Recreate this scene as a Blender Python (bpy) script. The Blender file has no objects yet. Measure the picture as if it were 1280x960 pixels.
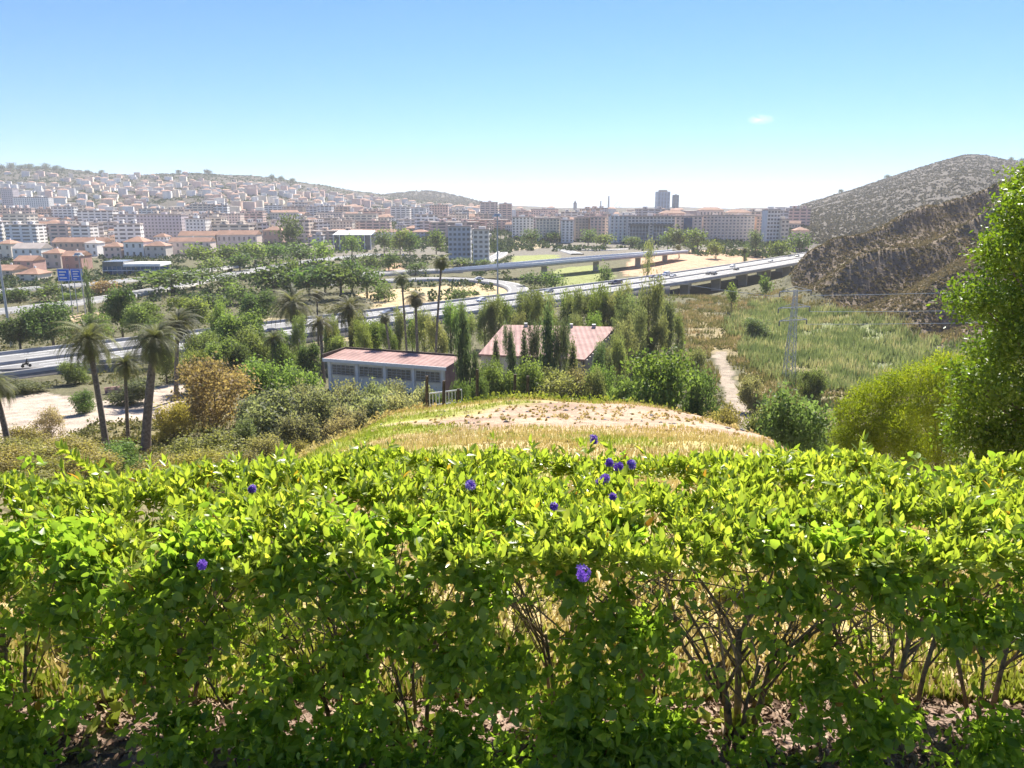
import bpy, math, random
import numpy as np
R = math.radians
S = bpy.context.scene
COL = S.collection
rng = np.random.default_rng(7)
random.seed(7)

# ------------------------------------------------------------------ camera, sky, sun, exposure
FPX, PITCH, EYE = 967.0, R(12.93), 1.6
CP, SP = math.cos(PITCH), math.sin(PITCH)
cam = bpy.data.cameras.new('camera'); camo = bpy.data.objects.new('camera', cam); COL.objects.link(camo)
cam.sensor_width = 36.0; cam.lens = 36.0 * FPX / 1280.0; cam.clip_start = 0.05; cam.clip_end = 80000
camo.location = (0, 0, EYE); camo.rotation_euler = (R(90) - PITCH, 0, 0)
S.camera = camo
SUN_EL, SUN_AZ = R(45), R(16)          # azimuth measured from +Y towards +X
W = bpy.data.worlds.new('World'); S.world = W; W.use_nodes = True
nt = W.node_tree; bg = nt.nodes['Background']
sky = nt.nodes.new('ShaderNodeTexSky'); sky.sky_type = 'NISHITA'; sky.sun_disc = False
sky.sun_elevation = SUN_EL; sky.sun_rotation = SUN_AZ
sky.altitude = 100; sky.air_density = 1.0; sky.dust_density = 0.0; sky.ozone_density = 4.5
bg.inputs['Strength'].default_value = 0.062
# one thin wisp of cloud in the sky
def wn(t, **k):
    n = nt.nodes.new(t)
    for a, b in k.items(): setattr(n, a, b)
    return n
_a, _b = 951 - 640, 149 - 480
cd = np.array([_a, FPX * CP - _b * SP, -_b * CP - FPX * SP]); cd = cd / np.linalg.norm(cd)
tc = wn('ShaderNodeTexCoord')
sub = wn('ShaderNodeVectorMath', operation='SUBTRACT'); sub.inputs[1].default_value = tuple(cd)
nt.links.new(tc.outputs['Generated'], sub.inputs[0])
mp = wn('ShaderNodeMapping'); mp.vector_type = 'POINT'; mp.inputs['Rotation'].default_value = (0, R(-25), 0); mp.inputs['Scale'].default_value = (62, 50, 150)
nt.links.new(sub.outputs[0], mp.inputs['Vector'])
ln = wn('ShaderNodeVectorMath', operation='LENGTH'); nt.links.new(mp.outputs[0], ln.inputs[0])
fall = wn('ShaderNodeMapRange'); fall.inputs[1].default_value = 1.0; fall.inputs[2].default_value = 0.1; fall.inputs[4].default_value = 0.62; nt.links.new(ln.outputs['Value'], fall.inputs[0])
nz = wn('ShaderNodeTexNoise'); nz.inputs['Scale'].default_value = 1.7; nz.inputs['Detail'].default_value = 7; nz.inputs['Roughness'].default_value = 0.65
nt.links.new(mp.outputs[0], nz.inputs['Vector'])
mr = wn('ShaderNodeMapRange'); mr.inputs[1].default_value = 0.36; mr.inputs[2].default_value = 0.62; nt.links.new(nz.outputs[0], mr.inputs[0])
mu = wn('ShaderNodeMath', operation='MULTIPLY'); nt.links.new(fall.outputs[0], mu.inputs[0]); nt.links.new(mr.outputs[0], mu.inputs[1])
mix = wn('ShaderNodeMix', data_type='RGBA'); nt.links.new(mu.outputs[0], mix.inputs[0]); tint = wn('ShaderNodeVectorMath', operation='MULTIPLY'); tint.inputs[1].default_value = (0.50, 0.69, 1.0); nt.links.new(sky.outputs[0], tint.inputs[0]); nt.links.new(tint.outputs[0], mix.inputs[6])
mix.inputs[7].default_value = (9.5, 9.6, 9.8, 1)
nt.links.new(mix.outputs[2], bg.inputs['Color'])

sun = bpy.data.lights.new('sun', 'SUN'); sun.energy = 4.8; sun.angle = R(0.53); sun.color = (1.0, 0.95, 0.86)
suno = bpy.data.objects.new('sun', sun); COL.objects.link(suno)
from mathutils import Vector, Matrix
sdir = Vector((math.sin(SUN_AZ) * math.cos(SUN_EL), math.cos(SUN_AZ) * math.cos(SUN_EL), math.sin(SUN_EL)))
suno.rotation_euler = sdir.to_track_quat('Z', 'Y').to_euler(); suno.location = (0, 0, 60)
S.view_settings.view_transform = 'Standard'; S.view_settings.look = 'None'; S.view_settings.gamma = 1; S.view_settings.use_curve_mapping = False
S.view_settings.exposure = 1.4
c = S.cycles
c.use_denoising = True
try: c.denoiser = 'OPENIMAGEDENOISE'
except Exception: pass
c.max_bounces = 7; c.diffuse_bounces = 3; c.glossy_bounces = 2; c.transmission_bounces = 4; c.volume_bounces = 1; c.transparent_max_bounces = 8
c.use_adaptive_sampling = True; c.adaptive_threshold = 0.015
HAZE = 0.000105

# ------------------------------------------------------------------ maths helpers
def slope_py(py):
    b = np.asarray(py, float) - 480
    return (-b * CP - FPX * SP) / (FPX * CP - b * SP)
def zpy(py, Y): return EYE + Y * slope_py(py)
def upx(px, py=380): return (px - 640.0) / (FPX * CP - (py - 480.0) * SP)
def project(x, y, z):
    f = y * CP - (z - EYE) * SP; u = y * SP + (z - EYE) * CP
    f = np.maximum(f, 0.05)
    return 640 + FPX * x / f, 480 - FPX * u / f
def gp(px, py, z):
    Y = (z - EYE) / slope_py(py); return (upx(px, py) * Y, float(Y))
def _hash(ix, iy, s):
    h = (ix.astype(np.int64) * 374761393 + iy.astype(np.int64) * 668265263 + s * 1442695041) & 0x7fffffff
    h = ((h ^ (h >> 13)) * 1274126177) & 0x7fffffff
    return ((h ^ (h >> 16)) & 0xffff) / 65535.0
def vnoise(x, y, s=0):
    x = np.asarray(x, float); y = np.asarray(y, float)
    ix = np.floor(x); iy = np.floor(y); fx = x - ix; fy = y - iy
    fx = fx * fx * fx * (fx * (fx * 6 - 15) + 10); fy = fy * fy * fy * (fy * (fy * 6 - 15) + 10)
    a = _hash(ix, iy, s); b = _hash(ix + 1, iy, s); cc = _hash(ix, iy + 1, s); d = _hash(ix + 1, iy + 1, s)
    return (a * (1 - fx) + b * fx) * (1 - fy) + (cc * (1 - fx) + d * fx) * fy
def fbm(x, y, s=0, o=4):
    t = 0; a = 0.5; n = 0
    for k in range(o):
        t = t + a * (vnoise(x, y, s + k) - 0.5); n += a; a *= 0.5; x = x * 2.03 + 7.1; y = y * 2.03 + 3.7
    return t / n * 2
def sstep(a, b, x):
    t = np.clip((np.asarray(x, float) - a) / (b - a), 0, 1); return t * t * (3 - 2 * t)

# ------------------------------------------------------------------ terrain height
TC = {  # near profile by picture column: Y -> z
 -700: [(3,0),(6,-1.2),(12,-4),(20,-7.5),(30,-11.5),(40,-15),(60,-20.5),(80,-25),(100,-28.5),(130,-31.5),(160,-33.5)],
 240: [(3,0),(6,-1.2),(12,-4),(20,-7.5),(30,-11.5),(40,-15),(60,-20.5),(80,-25),(100,-28.5),(130,-31.5),(160,-33.5)],
 320: [(3,0),(6,-.9),(12,-3.0),(20,-5.7),(30,-9.5),(40,-13.5),(60,-19.8),(80,-24.5),(100,-28.5),(130,-31.5),(160,-33.5)],
 400: [(3,0),(6,-.8),(12,-2.5),(20,-4.7),(26,-6.6),(34,-11),(60,-19.5),(80,-24.5),(100,-28.5),(130,-31.5),(160,-33.5)],
 480: [(3,0),(6,-.7),(12,-2.3),(20,-4.3),(30,-6.4),(38,-10),(60,-19),(80,-24.5),(100,-28.5),(130,-31.5),(160,-33.5)],
 640: [(3,0),(6,-.7),(12,-2.1),(20,-4.0),(31,-6.0),(42,-10),(60,-17),(80,-23),(100,-28),(130,-31.5),(160,-33.5)],
 800: [(3,0),(6,-.7),(12,-2.1),(20,-4.0),(30,-6.0),(40,-10),(60,-17.5),(80,-23.5),(100,-28),(130,-31.5),(160,-33.5)],
 890: [(3,0),(6,-.7),(12,-2.1),(20,-4.0),(29,-6.3),(38,-10.5),(60,-18.5),(80,-24),(100,-28),(130,-31.5),(160,-33.5)],
 970: [(3,0),(6,-.7),(12,-2.2),(19,-4.15),(25,-6.1),(36,-11.5),(60,-19.5),(80,-25),(100,-28.5),(130,-31.5),(160,-33.5)],
 1060: [(3,0),(6,-.9),(12,-2.8),(20,-5.9),(30,-10.5),(40,-14.5),(60,-20),(80,-25),(100,-28.5),(130,-31.5),(160,-34)],
 1130: [(3,0),(6,-1.0),(12,-3.4),(20,-7),(30,-11.5),(40,-15),(60,-20.5),(80,-25),(100,-28.5),(130,-31.5),(160,-34)],
 2100: [(3,0),(6,-1.0),(12,-3.4),(20,-7),(30,-11.5),(40,-15),(60,-20.5),(80,-25),(100,-28.5),(130,-31.5),(160,-34)],
}
FAR = [(200,-34.3),(700,-34.5),(1000,-35),(1500,-37),(2500,-39),(3600,-43),(4200,-50),(9500,-70)]
NU, NL = 420, 520
UG = np.linspace(-1.45, 1.45, NU); LG = np.linspace(math.log(3), math.log(9500), NL)
_pxs = sorted(TC); _us = [upx(p, 480) for p in _pxs]
_rows = []
for p in _pxs:
    pts = TC[p] + FAR
    _rows.append(np.interp(LG, np.log([a for a, _ in pts]), [b for _, b in pts]))
_rows = np.array(_rows)
GZ = np.array([np.interp(UG, _us, _rows[:, j]) for j in range(NL)]).T       # NU x NL
YG = np.exp(LG)[None, :]; UU = UG[:, None]
def ridge(GZ, pts, Y0, back, pw, ys):
    """raise the land to a ridge line given as (picture column, picture row of the skyline)"""
    px = np.array([p for p, _ in pts], float); py = np.array([q for _, q in pts], float)
    us = upx(px, py); yr = np.interp(UG, us, np.interp(px, [a for a, _ in ys], [b for _, b in ys]))[:, None]
    sl = np.interp(UG, us, slope_py(py))[:, None]
    zr = EYE + yr * sl
    y0 = Y0 if np.isscalar(Y0) else np.interp(UG, [upx(a, 350) for a, _ in Y0], [b for _, b in Y0])[:, None]
    s = np.clip((YG - y0) / np.maximum(yr - y0, 1), 0, 1) ** pw
    b = 1 - sstep(0, 1, (YG - yr) / back)
    sh = np.where(YG <= yr, s, b)
    return GZ + np.maximum(zr - GZ, 0) * sh
GZ = ridge(GZ, [(-700,190),(-200,205),(0,209),(60,209),(160,216),(250,214),(345,220),(400,230),(440,237),(500,247),(560,256),(600,262)], 760, 900, 1.35, [(-700,2500),(600,2700)])
GZ = ridge(GZ, [(400,247),(470,244),(500,240),(530,237),(560,241),(590,250),(625,259)], 2600, 700, 1.0, [(400,3600),(620,3600)])
GZ = ridge(GZ, [(930,265),(980,262),(1010,253),(1040,243),(1100,223),(1160,203),(1200,190),(1215,188),(1235,192),(1260,198),(1290,199),(1500,190),(2000,170)], 640, 800, 0.95, [(900,1700),(2000,2000)])
GZ = ridge(GZ, [(955,372),(985,348),(1040,314),(1120,283),(1180,268),(1230,252),(1265,234),(1290,222),(1500,160),(2000,110)], [(950,290),(1100,222),(1200,176),(1280,160),(2000,150)], 150, 0.85, [(955,330),(1040,365),(1120,400),(1280,445),(2000,450)])
def _blur(a, k, ax):
    w = np.exp(-0.5 * (np.arange(-3 * k, 3 * k + 1) / k) ** 2); w /= w.sum()
    pad = [(0, 0), (0, 0)]; pad[ax] = (3 * k, 3 * k); ap = np.pad(a, pad, mode='edge')
    return np.apply_along_axis(lambda v: np.convolve(v, w, 'valid'), ax, ap)
GZ = _blur(_blur(GZ, 2, 0), 2, 1)
def hbase(x, y):
    x = np.asarray(x, float); y = np.asarray(y, float)
    yy = np.clip(y, 3, 9400); u = np.clip(x / np.maximum(yy, 3), -1.449, 1.449)
    fu = (u + 1.45) / 2.9 * (NU - 1); fl = (np.log(yy) - LG[0]) / (LG[-1] - LG[0]) * (NL - 1)
    i = np.clip(fu.astype(int), 0, NU - 2); j = np.clip(fl.astype(int), 0, NL - 2); a = fu - i; b = fl - j
    return (GZ[i, j] * (1 - a) + GZ[i + 1, j] * a) * (1 - b) + (GZ[i, j + 1] * (1 - a) + GZ[i + 1, j + 1] * a) * b
def hillmask(x, y):
    """1 on the close brown hill at the right"""
    y = np.asarray(y, float); x = np.asarray(x, float)
    u = x / np.maximum(y, 3)
    return sstep(0.34, 0.42, u + (hbase(x, y) + 34) * 0.004) * sstep(150, 215, y) * (1 - sstep(520, 600, y)) * sstep(-33.5, -26, hbase(x, y))
def h(x, y):
    x = np.asarray(x, float); y = np.asarray(y, float); z = hbase(x, y)
    z = z + 0.05 * sstep(2, 8, y) * fbm(x * 0.9, y * 0.9, 3) + 0.35 * sstep(10, 60, y) * fbm(x * 0.15, y * 0.15, 5) * (1 - 0.6 * sstep(120, 160, y))
    m = hillmask(x, y)
    v = -0.50 * x + 0.86 * y; w = 0.86 * x + 0.50 * y
    vv = v / 46.0 + 0.28 * fbm(w / 80, v / 70, 21, 3) + .25; fr_ = vv - np.floor(vv)
    rd = np.where(fr_ < .32, fr_ / .32, 1 - (fr_ - .32) / .68)
    z = z + m * (16.0 * (rd - 0.45) * (.75 + .6 * fbm(w / 60, v / 30, 24, 2)) + 0.8 * fbm(w / 9, v / 9, 23, 4))
    # ravine under the viaduct
    t = np.clip(((x - 75) * 140 + (y - 372) * 185) / (140 ** 2 + 185 ** 2), 0, 1); d = np.hypot(x - 75 - 140 * t, y - 372 - 185 * t)
    z = z - 6.5 * np.exp(-(d / 34) ** 2) * (1 - 0.7 * m)
    far = sstep(700, 1300, y) * sstep(-30, 0, z)
    z = z + far * (16 * fbm(x / 330, y / 330, 31, 5) + 3.0 * fbm(x / 45, y / 45, 33, 3))
    return z
def hz(x, y): return float(h(np.array([x]), np.array([y]))[0])

# ------------------------------------------------------------------ mesh helpers
def mesh_np(name, V, T=None, Q=None, mat=None, smooth=False, attrs=None, mi=None):
    me = bpy.data.meshes.new(name)
    T = np.zeros((0, 3), np.int64) if T is None else np.asarray(T); Q = np.zeros((0, 4), np.int64) if Q is None else np.asarray(Q)
    me.vertices.add(len(V)); me.vertices.foreach_set('co', np.asarray(V, np.float32).ravel())
    nl = T.size + Q.size; me.loops.add(nl)
    me.loops.foreach_set('vertex_index', np.concatenate([T.ravel(), Q.ravel()]).astype(np.int32))
    st = np.concatenate([np.arange(len(T)) * 3, T.size + np.arange(len(Q)) * 4]).astype(np.int32)
    me.polygons.add(len(T) + len(Q)); me.polygons.foreach_set('loop_start', st)
    if smooth: me.polygons.foreach_set('use_smooth', np.ones(len(st), bool))
    if mi is not None: me.polygons.foreach_set('material_index', np.asarray(mi, np.int32))
    for k, a in (attrs or {}).items():
        a = np.asarray(a, np.float32)
        if a.ndim == 1:
            at = me.attributes.new(k, 'FLOAT', 'POINT'); at.data.foreach_set('value', a)
        else:
            at = me.attributes.new(k, 'FLOAT_COLOR', 'POINT'); a4 = np.ones((len(a), 4), np.float32); a4[:, :3] = a; at.data.foreach_set('color', a4.ravel())
    for m in (mat if isinstance(mat, (list, tuple)) else [mat]):
        if m: me.materials.append(m)
    me.update(calc_edges=True); me.validate()
    return me
def link(name, me, parent=None, loc=(0, 0, 0), rz=0, color=None, scale=None):
    o = bpy.data.objects.new(name, me); COL.objects.link(o); o.location = loc; o.rotation_euler = (0, 0, rz)
    if parent: o.parent = parent
    if color is not None: o.color = (*color, 1)
    if scale is not None: o.scale = scale
    return o
def tag(o, label, cat, group=None, kind=None):
    if label: o['label'] = label
    if cat: o['category'] = cat
    if group: o['group'] = group
    if kind: o['kind'] = kind
    return o
def struct(o): o['kind'] = 'structure'; return o
def stuff(o, label, cat): o['label'] = label; o['category'] = cat; o['kind'] = 'stuff'; return o
class MB:
    def __init__(s): s.v = []; s.f = []; s.m = []
    def poly(s, pts, faces, m=0):
        n = len(s.v); s.v += [tuple(p) for p in pts]; s.f += [tuple(i + n for i in f) for f in faces]; s.m += [m] * len(faces); return s
    def box(s, x0, x1, y0, y1, z0, z1, m=0):
        return s.poly([(x0,y0,z0),(x1,y0,z0),(x1,y1,z0),(x0,y1,z0),(x0,y0,z1),(x1,y0,z1),(x1,y1,z1),(x0,y1,z1)],
                      [(0,3,2,1),(4,5,6,7),(0,1,5,4),(1,2,6,5),(2,3,7,6),(3,0,4,7)], m)
    def prism(s, pts, z0, z1, m=0):
        n = len(pts); z0 = [z0] * n if np.isscalar(z0) else z0; z1 = [z1] * n if np.isscalar(z1) else z1
        v = [(p[0], p[1], z) for p, z in zip(pts, z0)] + [(p[0], p[1], z) for p, z in zip(pts, z1)]
        return s.poly(v, [tuple(range(n))[::-1], tuple(range(n, 2 * n))] + [(i, (i + 1) % n, (i + 1) % n + n, i + n) for i in range(n)], m)
    def tube(s, pts, rad, n=6, m=0, cap=True):
        pts = [Vector(p) for p in pts]; base = len(s.v); k = len(pts)
        rad = [rad] * k if np.isscalar(rad) else rad
        for i, p in enumerate(pts):
            d = (pts[min(i + 1, k - 1)] - pts[max(i - 1, 0)]).normalized()
            a = d.orthogonal().normalized() if abs(d.z) > 0.95 else d.cross(Vector((0, 0, 1))).normalized()
            if abs(d.z) > 0.95: a = Vector((1, 0, 0)) - d * d.x; a.normalize()
            b = d.cross(a)
            for j in range(n):
                t = 2 * math.pi * j / n; q = p + (a * math.cos(t) + b * math.sin(t)) * rad[i]; s.v.append(tuple(q))
        for i in range(k - 1):
            for j in range(n):
                q = base + i * n; s.f.append((q + j, q + (j + 1) % n, q + n + (j + 1) % n, q + n + j)); s.m.append(m)
        if cap:
            s.f.append(tuple(base + j for j in range(n))[::-1]); s.f.append(tuple(base + (k - 1) * n + j for j in range(n))); s.m += [m, m]
        return s
    def mesh(s, name, mat, smooth=False):
        me = bpy.data.meshes.new(name); me.from_pydata(s.v, [], s.f)
        for m in (mat if isinstance(mat, (list, tuple)) else [mat]): me.materials.append(m)
        me.polygons.foreach_set('material_index', s.m)
        if smooth: me.polygons.foreach_set('use_smooth', [True] * len(s.f))
        me.update(); return me
def empty(name, loc, rz=0):
    o = bpy.data.objects.new(name, None); COL.objects.link(o); o.location = loc; o.rotation_euler = (0, 0, rz); o.empty_display_size = 0.3; return o

# ------------------------------------------------------------------ materials
def newmat(name):
    m = bpy.data.materials.new(name); m.use_nodes = True; t = m.node_tree; b = t.nodes['Principled BSDF']; return m, t, b
def N(t, ty, **k):
    n = t.nodes.new(ty)
    for a, b in k.items(): setattr(n, a, b)
    return n
def noise_var(t, src, scale, lo, hi, detail=4, coord='Object'):
    """multiply a colour by a noise between lo and hi"""
    tcn = N(t, 'ShaderNodeTexCoord'); n = N(t, 'ShaderNodeTexNoise'); n.inputs['Scale'].default_value = scale; n.inputs['Detail'].default_value = detail
    t.links.new(tcn.outputs[coord], n.inputs['Vector'])
    r = N(t, 'ShaderNodeMapRange'); r.inputs[1].default_value = 0.3; r.inputs[2].default_value = 0.7; r.inputs[3].default_value = lo; r.inputs[4].default_value = hi
    t.links.new(n.outputs[0], r.inputs[0])
    v = N(t, 'ShaderNodeVectorMath', operation='SCALE'); t.links.new(src, v.inputs[0]); t.links.new(r.outputs[0], v.inputs['Scale'])
    return v.outputs[0]
def solid(name, col, rough=0.8, var=(0.8, 1.15), scale=2.0, spec=0.3, metal=0):
    m, t, b = newmat(name)
    c = N(t, 'ShaderNodeRGB'); c.outputs[0].default_value = (*col, 1)
    o = noise_var(t, c.outputs[0], scale, *var)
    t.links.new(o, b.inputs['Base Color']); b.inputs['Roughness'].default_value = rough; b.inputs['Specular IOR Level'].default_value = spec; b.inputs['Metallic'].default_value = metal
    return m
def objcol(name, rough=0.8, var=(0.85, 1.1), scale=0.3, spec=0.3, windows=None, metal=0):
    m, t, b = newmat(name)
    oi = N(t, 'ShaderNodeObjectInfo')
    col = noise_var(t, oi.outputs['Color'], scale, *var)
    if windows:   # recessed-looking openings laid on the wall's own metre grid
        px_, pz_, fx, fz0, fz1 = windows
        tcn = N(t, 'ShaderNodeTexCoord'); sx = N(t, 'ShaderNodeSeparateXYZ'); t.links.new(tcn.outputs['Object'], sx.inputs[0])
        ad = N(t, 'ShaderNodeMath', operation='ADD'); t.links.new(sx.outputs[0], ad.inputs[0]); t.links.new(sx.outputs[1], ad.inputs[1])
        def band(src, per, a, bb):
            d = N(t, 'ShaderNodeMath', operation='DIVIDE'); t.links.new(src, d.inputs[0]); d.inputs[1].default_value = per
            f = N(t, 'ShaderNodeMath', operation='FRACT'); t.links.new(d.outputs[0], f.inputs[0])
            g = N(t, 'ShaderNodeMath', operation='GREATER_THAN'); t.links.new(f.outputs[0], g.inputs[0]); g.inputs[1].default_value = a
            l = N(t, 'ShaderNodeMath', operation='LESS_THAN'); t.links.new(f.outputs[0], l.inputs[0]); l.inputs[1].default_value = bb
            q = N(t, 'ShaderNodeMath', operation='MULTIPLY'); t.links.new(g.outputs[0], q.inputs[0]); t.links.new(l.outputs[0], q.inputs[1]); return q.outputs[0]
        w1 = band(ad.outputs[0], px_, 0.5 - fx / 2, 0.5 + fx / 2); w2 = band(sx.outputs[2], pz_, fz0, fz1)
        q = N(t, 'ShaderNodeMath', operation='MULTIPLY'); t.links.new(w1, q.inputs[0]); t.links.new(w2, q.inputs[1])
        ge = N(t, 'ShaderNodeNewGeometry'); sn = N(t, 'ShaderNodeSeparateXYZ'); t.links.new(ge.outputs['Normal'], sn.inputs[0])
        ab = N(t, 'ShaderNodeMath', operation='ABSOLUTE'); t.links.new(sn.outputs[2], ab.inputs[0])
        ls = N(t, 'ShaderNodeMath', operation='LESS_THAN'); t.links.new(ab.outputs[0], ls.inputs[0]); ls.inputs[1].default_value = 0.5
        q2 = N(t, 'ShaderNodeMath', operation='MULTIPLY'); t.links.new(q.outputs[0], q2.inputs[0]); t.links.new(ls.outputs[0], q2.inputs[1])
        mx = N(t, 'ShaderNodeMix', data_type='RGBA'); t.links.new(q2.outputs[0], mx.inputs[0]); t.links.new(col, mx.inputs[6]); mx.inputs[7].default_value = (0.16, 0.155, 0.15, 1)
        col = mx.outputs[2]
        rr = N(t, 'ShaderNodeMapRange'); t.links.new(q2.outputs[0], rr.inputs[0]); rr.inputs[3].default_value = rough; rr.inputs[4].default_value = 0.2; t.links.new(rr.outputs[0], b.inputs['Roughness'])
    else: b.inputs['Roughness'].default_value = rough
    t.links.new(col, b.inputs['Base Color']); b.inputs['Specular IOR Level'].default_value = spec; b.inputs['Metallic'].default_value = metal
    return m
def leafmat(name, ramp=None, trans=0.4, tmul=(1.5, 1.6, 0.7), rough=0.5, spec=0.3, use_obj=False):
    """leaf: reflecting plus translucent, colour from a per-leaf random value (ramp) or the object's own colour"""
    m, t, b = newmat(name)
    at = N(t, 'ShaderNodeAttribute'); at.attribute_name = 'rnd'
    if use_obj:
        oi = N(t, 'ShaderNodeObjectInfo'); r = N(t, 'ShaderNodeMapRange'); r.inputs[3].default_value = 0.55; r.inputs[4].default_value = 1.5; t.links.new(at.outputs['Fac'], r.inputs[0])
        v = N(t, 'ShaderNodeVectorMath', operation='SCALE'); t.links.new(oi.outputs['Color'], v.inputs[0]); t.links.new(r.outputs[0], v.inputs['Scale']); col = v.outputs[0]
    else:
        cr = N(t, 'ShaderNodeValToRGB'); e = cr.color_ramp.elements
        while len(e) < len(ramp): e.new(0.5)
        for q, (p, cc) in zip(e, ramp): q.position = p; q.color = (*cc, 1)
        t.links.new(at.outputs['Fac'], cr.inputs[0]); col = cr.outputs[0]
    mm = N(t, 'ShaderNodeVectorMath', operation='MULTIPLY'); t.links.new(col, mm.inputs[0]); mm.inputs[1].default_value = tmul
    tr = N(t, 'ShaderNodeBsdfTranslucent'); t.links.new(mm.outputs[0], tr.inputs['Color'])
    t.links.new(col, b.inputs['Base Color']); b.inputs['Roughness'].default_value = rough; b.inputs['Specular IOR Level'].default_value = spec
    ms = N(t, 'ShaderNodeMixShader'); ms.inputs[0].default_value = trans; t.links.new(b.outputs[0], ms.inputs[1]); t.links.new(tr.outputs[0], ms.inputs[2])
    t.links.new(ms.outputs[0], t.nodes['Material Output'].inputs['Surface'])
    return m
M = {}
M['hedge'] = leafmat('hedge_leaf', [(0.0,(0.11,0.17,0.025)),(0.40,(0.20,0.27,0.04)),(0.85,(0.33,0.385,0.065)),(0.965,(0.42,0.42,0.08)),(0.985,(0.38,0.26,0.03)),(1.0,(0.32,0.13,0.05))], 0.5, (1.75,1.75,0.8), 0.34, 0.5)
M['hedge_low'] = leafmat('hedge_low_leaf', [(0.0,(0.11,0.185,0.025)),(0.6,(0.215,0.31,0.036)),(0.95,(0.31,0.41,0.05)),(0.985,(0.30,0.26,0.03)),(1.0,(0.28,0.13,0.05))], 0.6, (1.6,1.65,0.9), 0.4, 0.45)
M['petal'] = leafmat('petal', [(0,(0.13,0.05,0.38)),(0.7,(0.25,0.12,0.55)),(1,(0.55,0.45,0.8))], 0.4, (1.2,1.1,1.2), 0.6)
M['leaf'] = leafmat('tree_leaf', None, 0.45, (1.5,1.55,0.8), 0.6, 0.25, True)
M['tree_near'] = leafmat('glossy_leaf', [(0,(0.07,0.12,0.02)),(0.5,(0.14,0.21,0.022)),(1,(0.25,0.30,0.03))], 0.42, (1.5,1.6,0.7), 0.45, 0.4)
M['litter'] = leafmat('dead_leaf', [(0,(0.10,0.055,0.03)),(0.5,(0.27,0.17,0.11)),(1,(0.48,0.36,0.25))], 0.15, (1,1,1), 0.8)
M['straw'] = leafmat('dry_grass', [(0,(0.32,0.25,0.08)),(0.5,(0.48,0.38,0.15)),(0.8,(0.58,0.47,0.24)),(1,(0.24,0.30,0.05))], 0.35, (1.1,1.1,0.9), 0.7)
M['green_grass'] = leafmat('green_grass', [(0,(0.17,0.22,0.03)),(0.6,(0.28,0.32,0.05)),(1,(0.45,0.42,0.12))], 0.35, (1.2,1.2,0.8), 0.7)
M['reed'] = leafmat('reed_leaf', [(0,(0.13,0.17,0.075)),(0.5,(0.21,0.25,0.11)),(0.8,(0.32,0.33,0.17)),(1,(0.42,0.38,0.22))], 0.35, (1.2,1.2,0.8), 0.7)
M['scrub'] = leafmat('scrub_leaf', [(0,(0.10,0.095,0.05)),(0.5,(0.19,0.155,0.085)),(1,(0.30,0.22,0.13))], 0.25, (1.1,1.1,0.8), 0.8)
M['tallgrass'] = leafmat('tall_grass', [(0,(0.13,0.14,0.05)),(0.4,(0.22,0.20,0.085)),(0.75,(0.34,0.27,0.14)),(1,(0.42,0.30,0.18))], 0.3, (1.1,1.1,0.8), 0.8)
M['undergrowth'] = leafmat('undergrowth_leaf', [(0,(0.07,0.085,0.03)),(0.5,(0.14,0.145,0.05)),(0.8,(0.22,0.19,0.075)),(1,(0.32,0.26,0.12))], 0.3, (1.2,1.2,0.8), 0.8)
M['hill_scrub'] = leafmat('hill_scrub_leaf', [(0,(0.10,0.10,0.07)),(0.5,(0.15,0.135,0.095)),(1,(0.21,0.175,0.125))], 0.2, (1.1,1.1,0.9), 0.8)
M['far_green'] = leafmat('far_leaf', [(0,(0.04,0.06,0.03)),(0.6,(0.07,0.10,0.04)),(1,(0.13,0.14,0.06))], 0.25, (1.1,1.2,0.8), 0.8)
M['stem'] = solid('shrub_bark', (0.24, 0.175, 0.105), 0.85, (0.45, 1.4), 40)
M['bark'] = solid('tree_bark', (0.17, 0.135, 0.10), 0.9, (0.6, 1.3), 3)
M['palm_bark'] = solid('palm_bark', (0.19, 0.155, 0.125), 0.9, (0.5, 1.3), 4)
M['asphalt'] = solid('asphalt', (0.21, 0.205, 0.20), 0.85, (0.85, 1.15), 0.35)
M['concrete'] = solid('concrete', (0.42, 0.40, 0.37), 0.85, (0.85, 1.1), 0.4)
M['concrete_dark'] = solid('weathered_concrete', (0.24, 0.22, 0.2), 0.9, (0.7, 1.2), 0.3)
M['white'] = solid('white_paint', (0.78, 0.78, 0.76), 0.7, (0.9, 1.05), 0.5)
M['steel'] = solid('galvanised_steel', (0.42, 0.43, 0.44), 0.5, (0.85, 1.1), 1, 0.5, 0.3)
M['pale_steel'] = solid('pale_steel', (0.46, 0.46, 0.45), 0.5, (0.85, 1.1), 1, 0.5)
M['wood'] = solid('weathered_wood', (0.10, 0.075, 0.055), 0.9, (0.6, 1.3), 5)
M['blue'] = solid('sign_blue', (0.01, 0.13, 0.62), 0.5, (0.92, 1.05), 0.5)
M['glass'] = solid('window_glass', (0.15, 0.15, 0.15), 0.2, (0.7, 1.3), 0.4, 0.6)
M['blue_glass'] = solid('blue_window_glass', (0.05, 0.11, 0.2), 0.12, (0.7, 1.3), 0.2, 0.7)
M['pink_roof'] = solid('pink_roof', (0.36, 0.185, 0.155), 0.8, (0.85, 1.1), 0.35)
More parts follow.
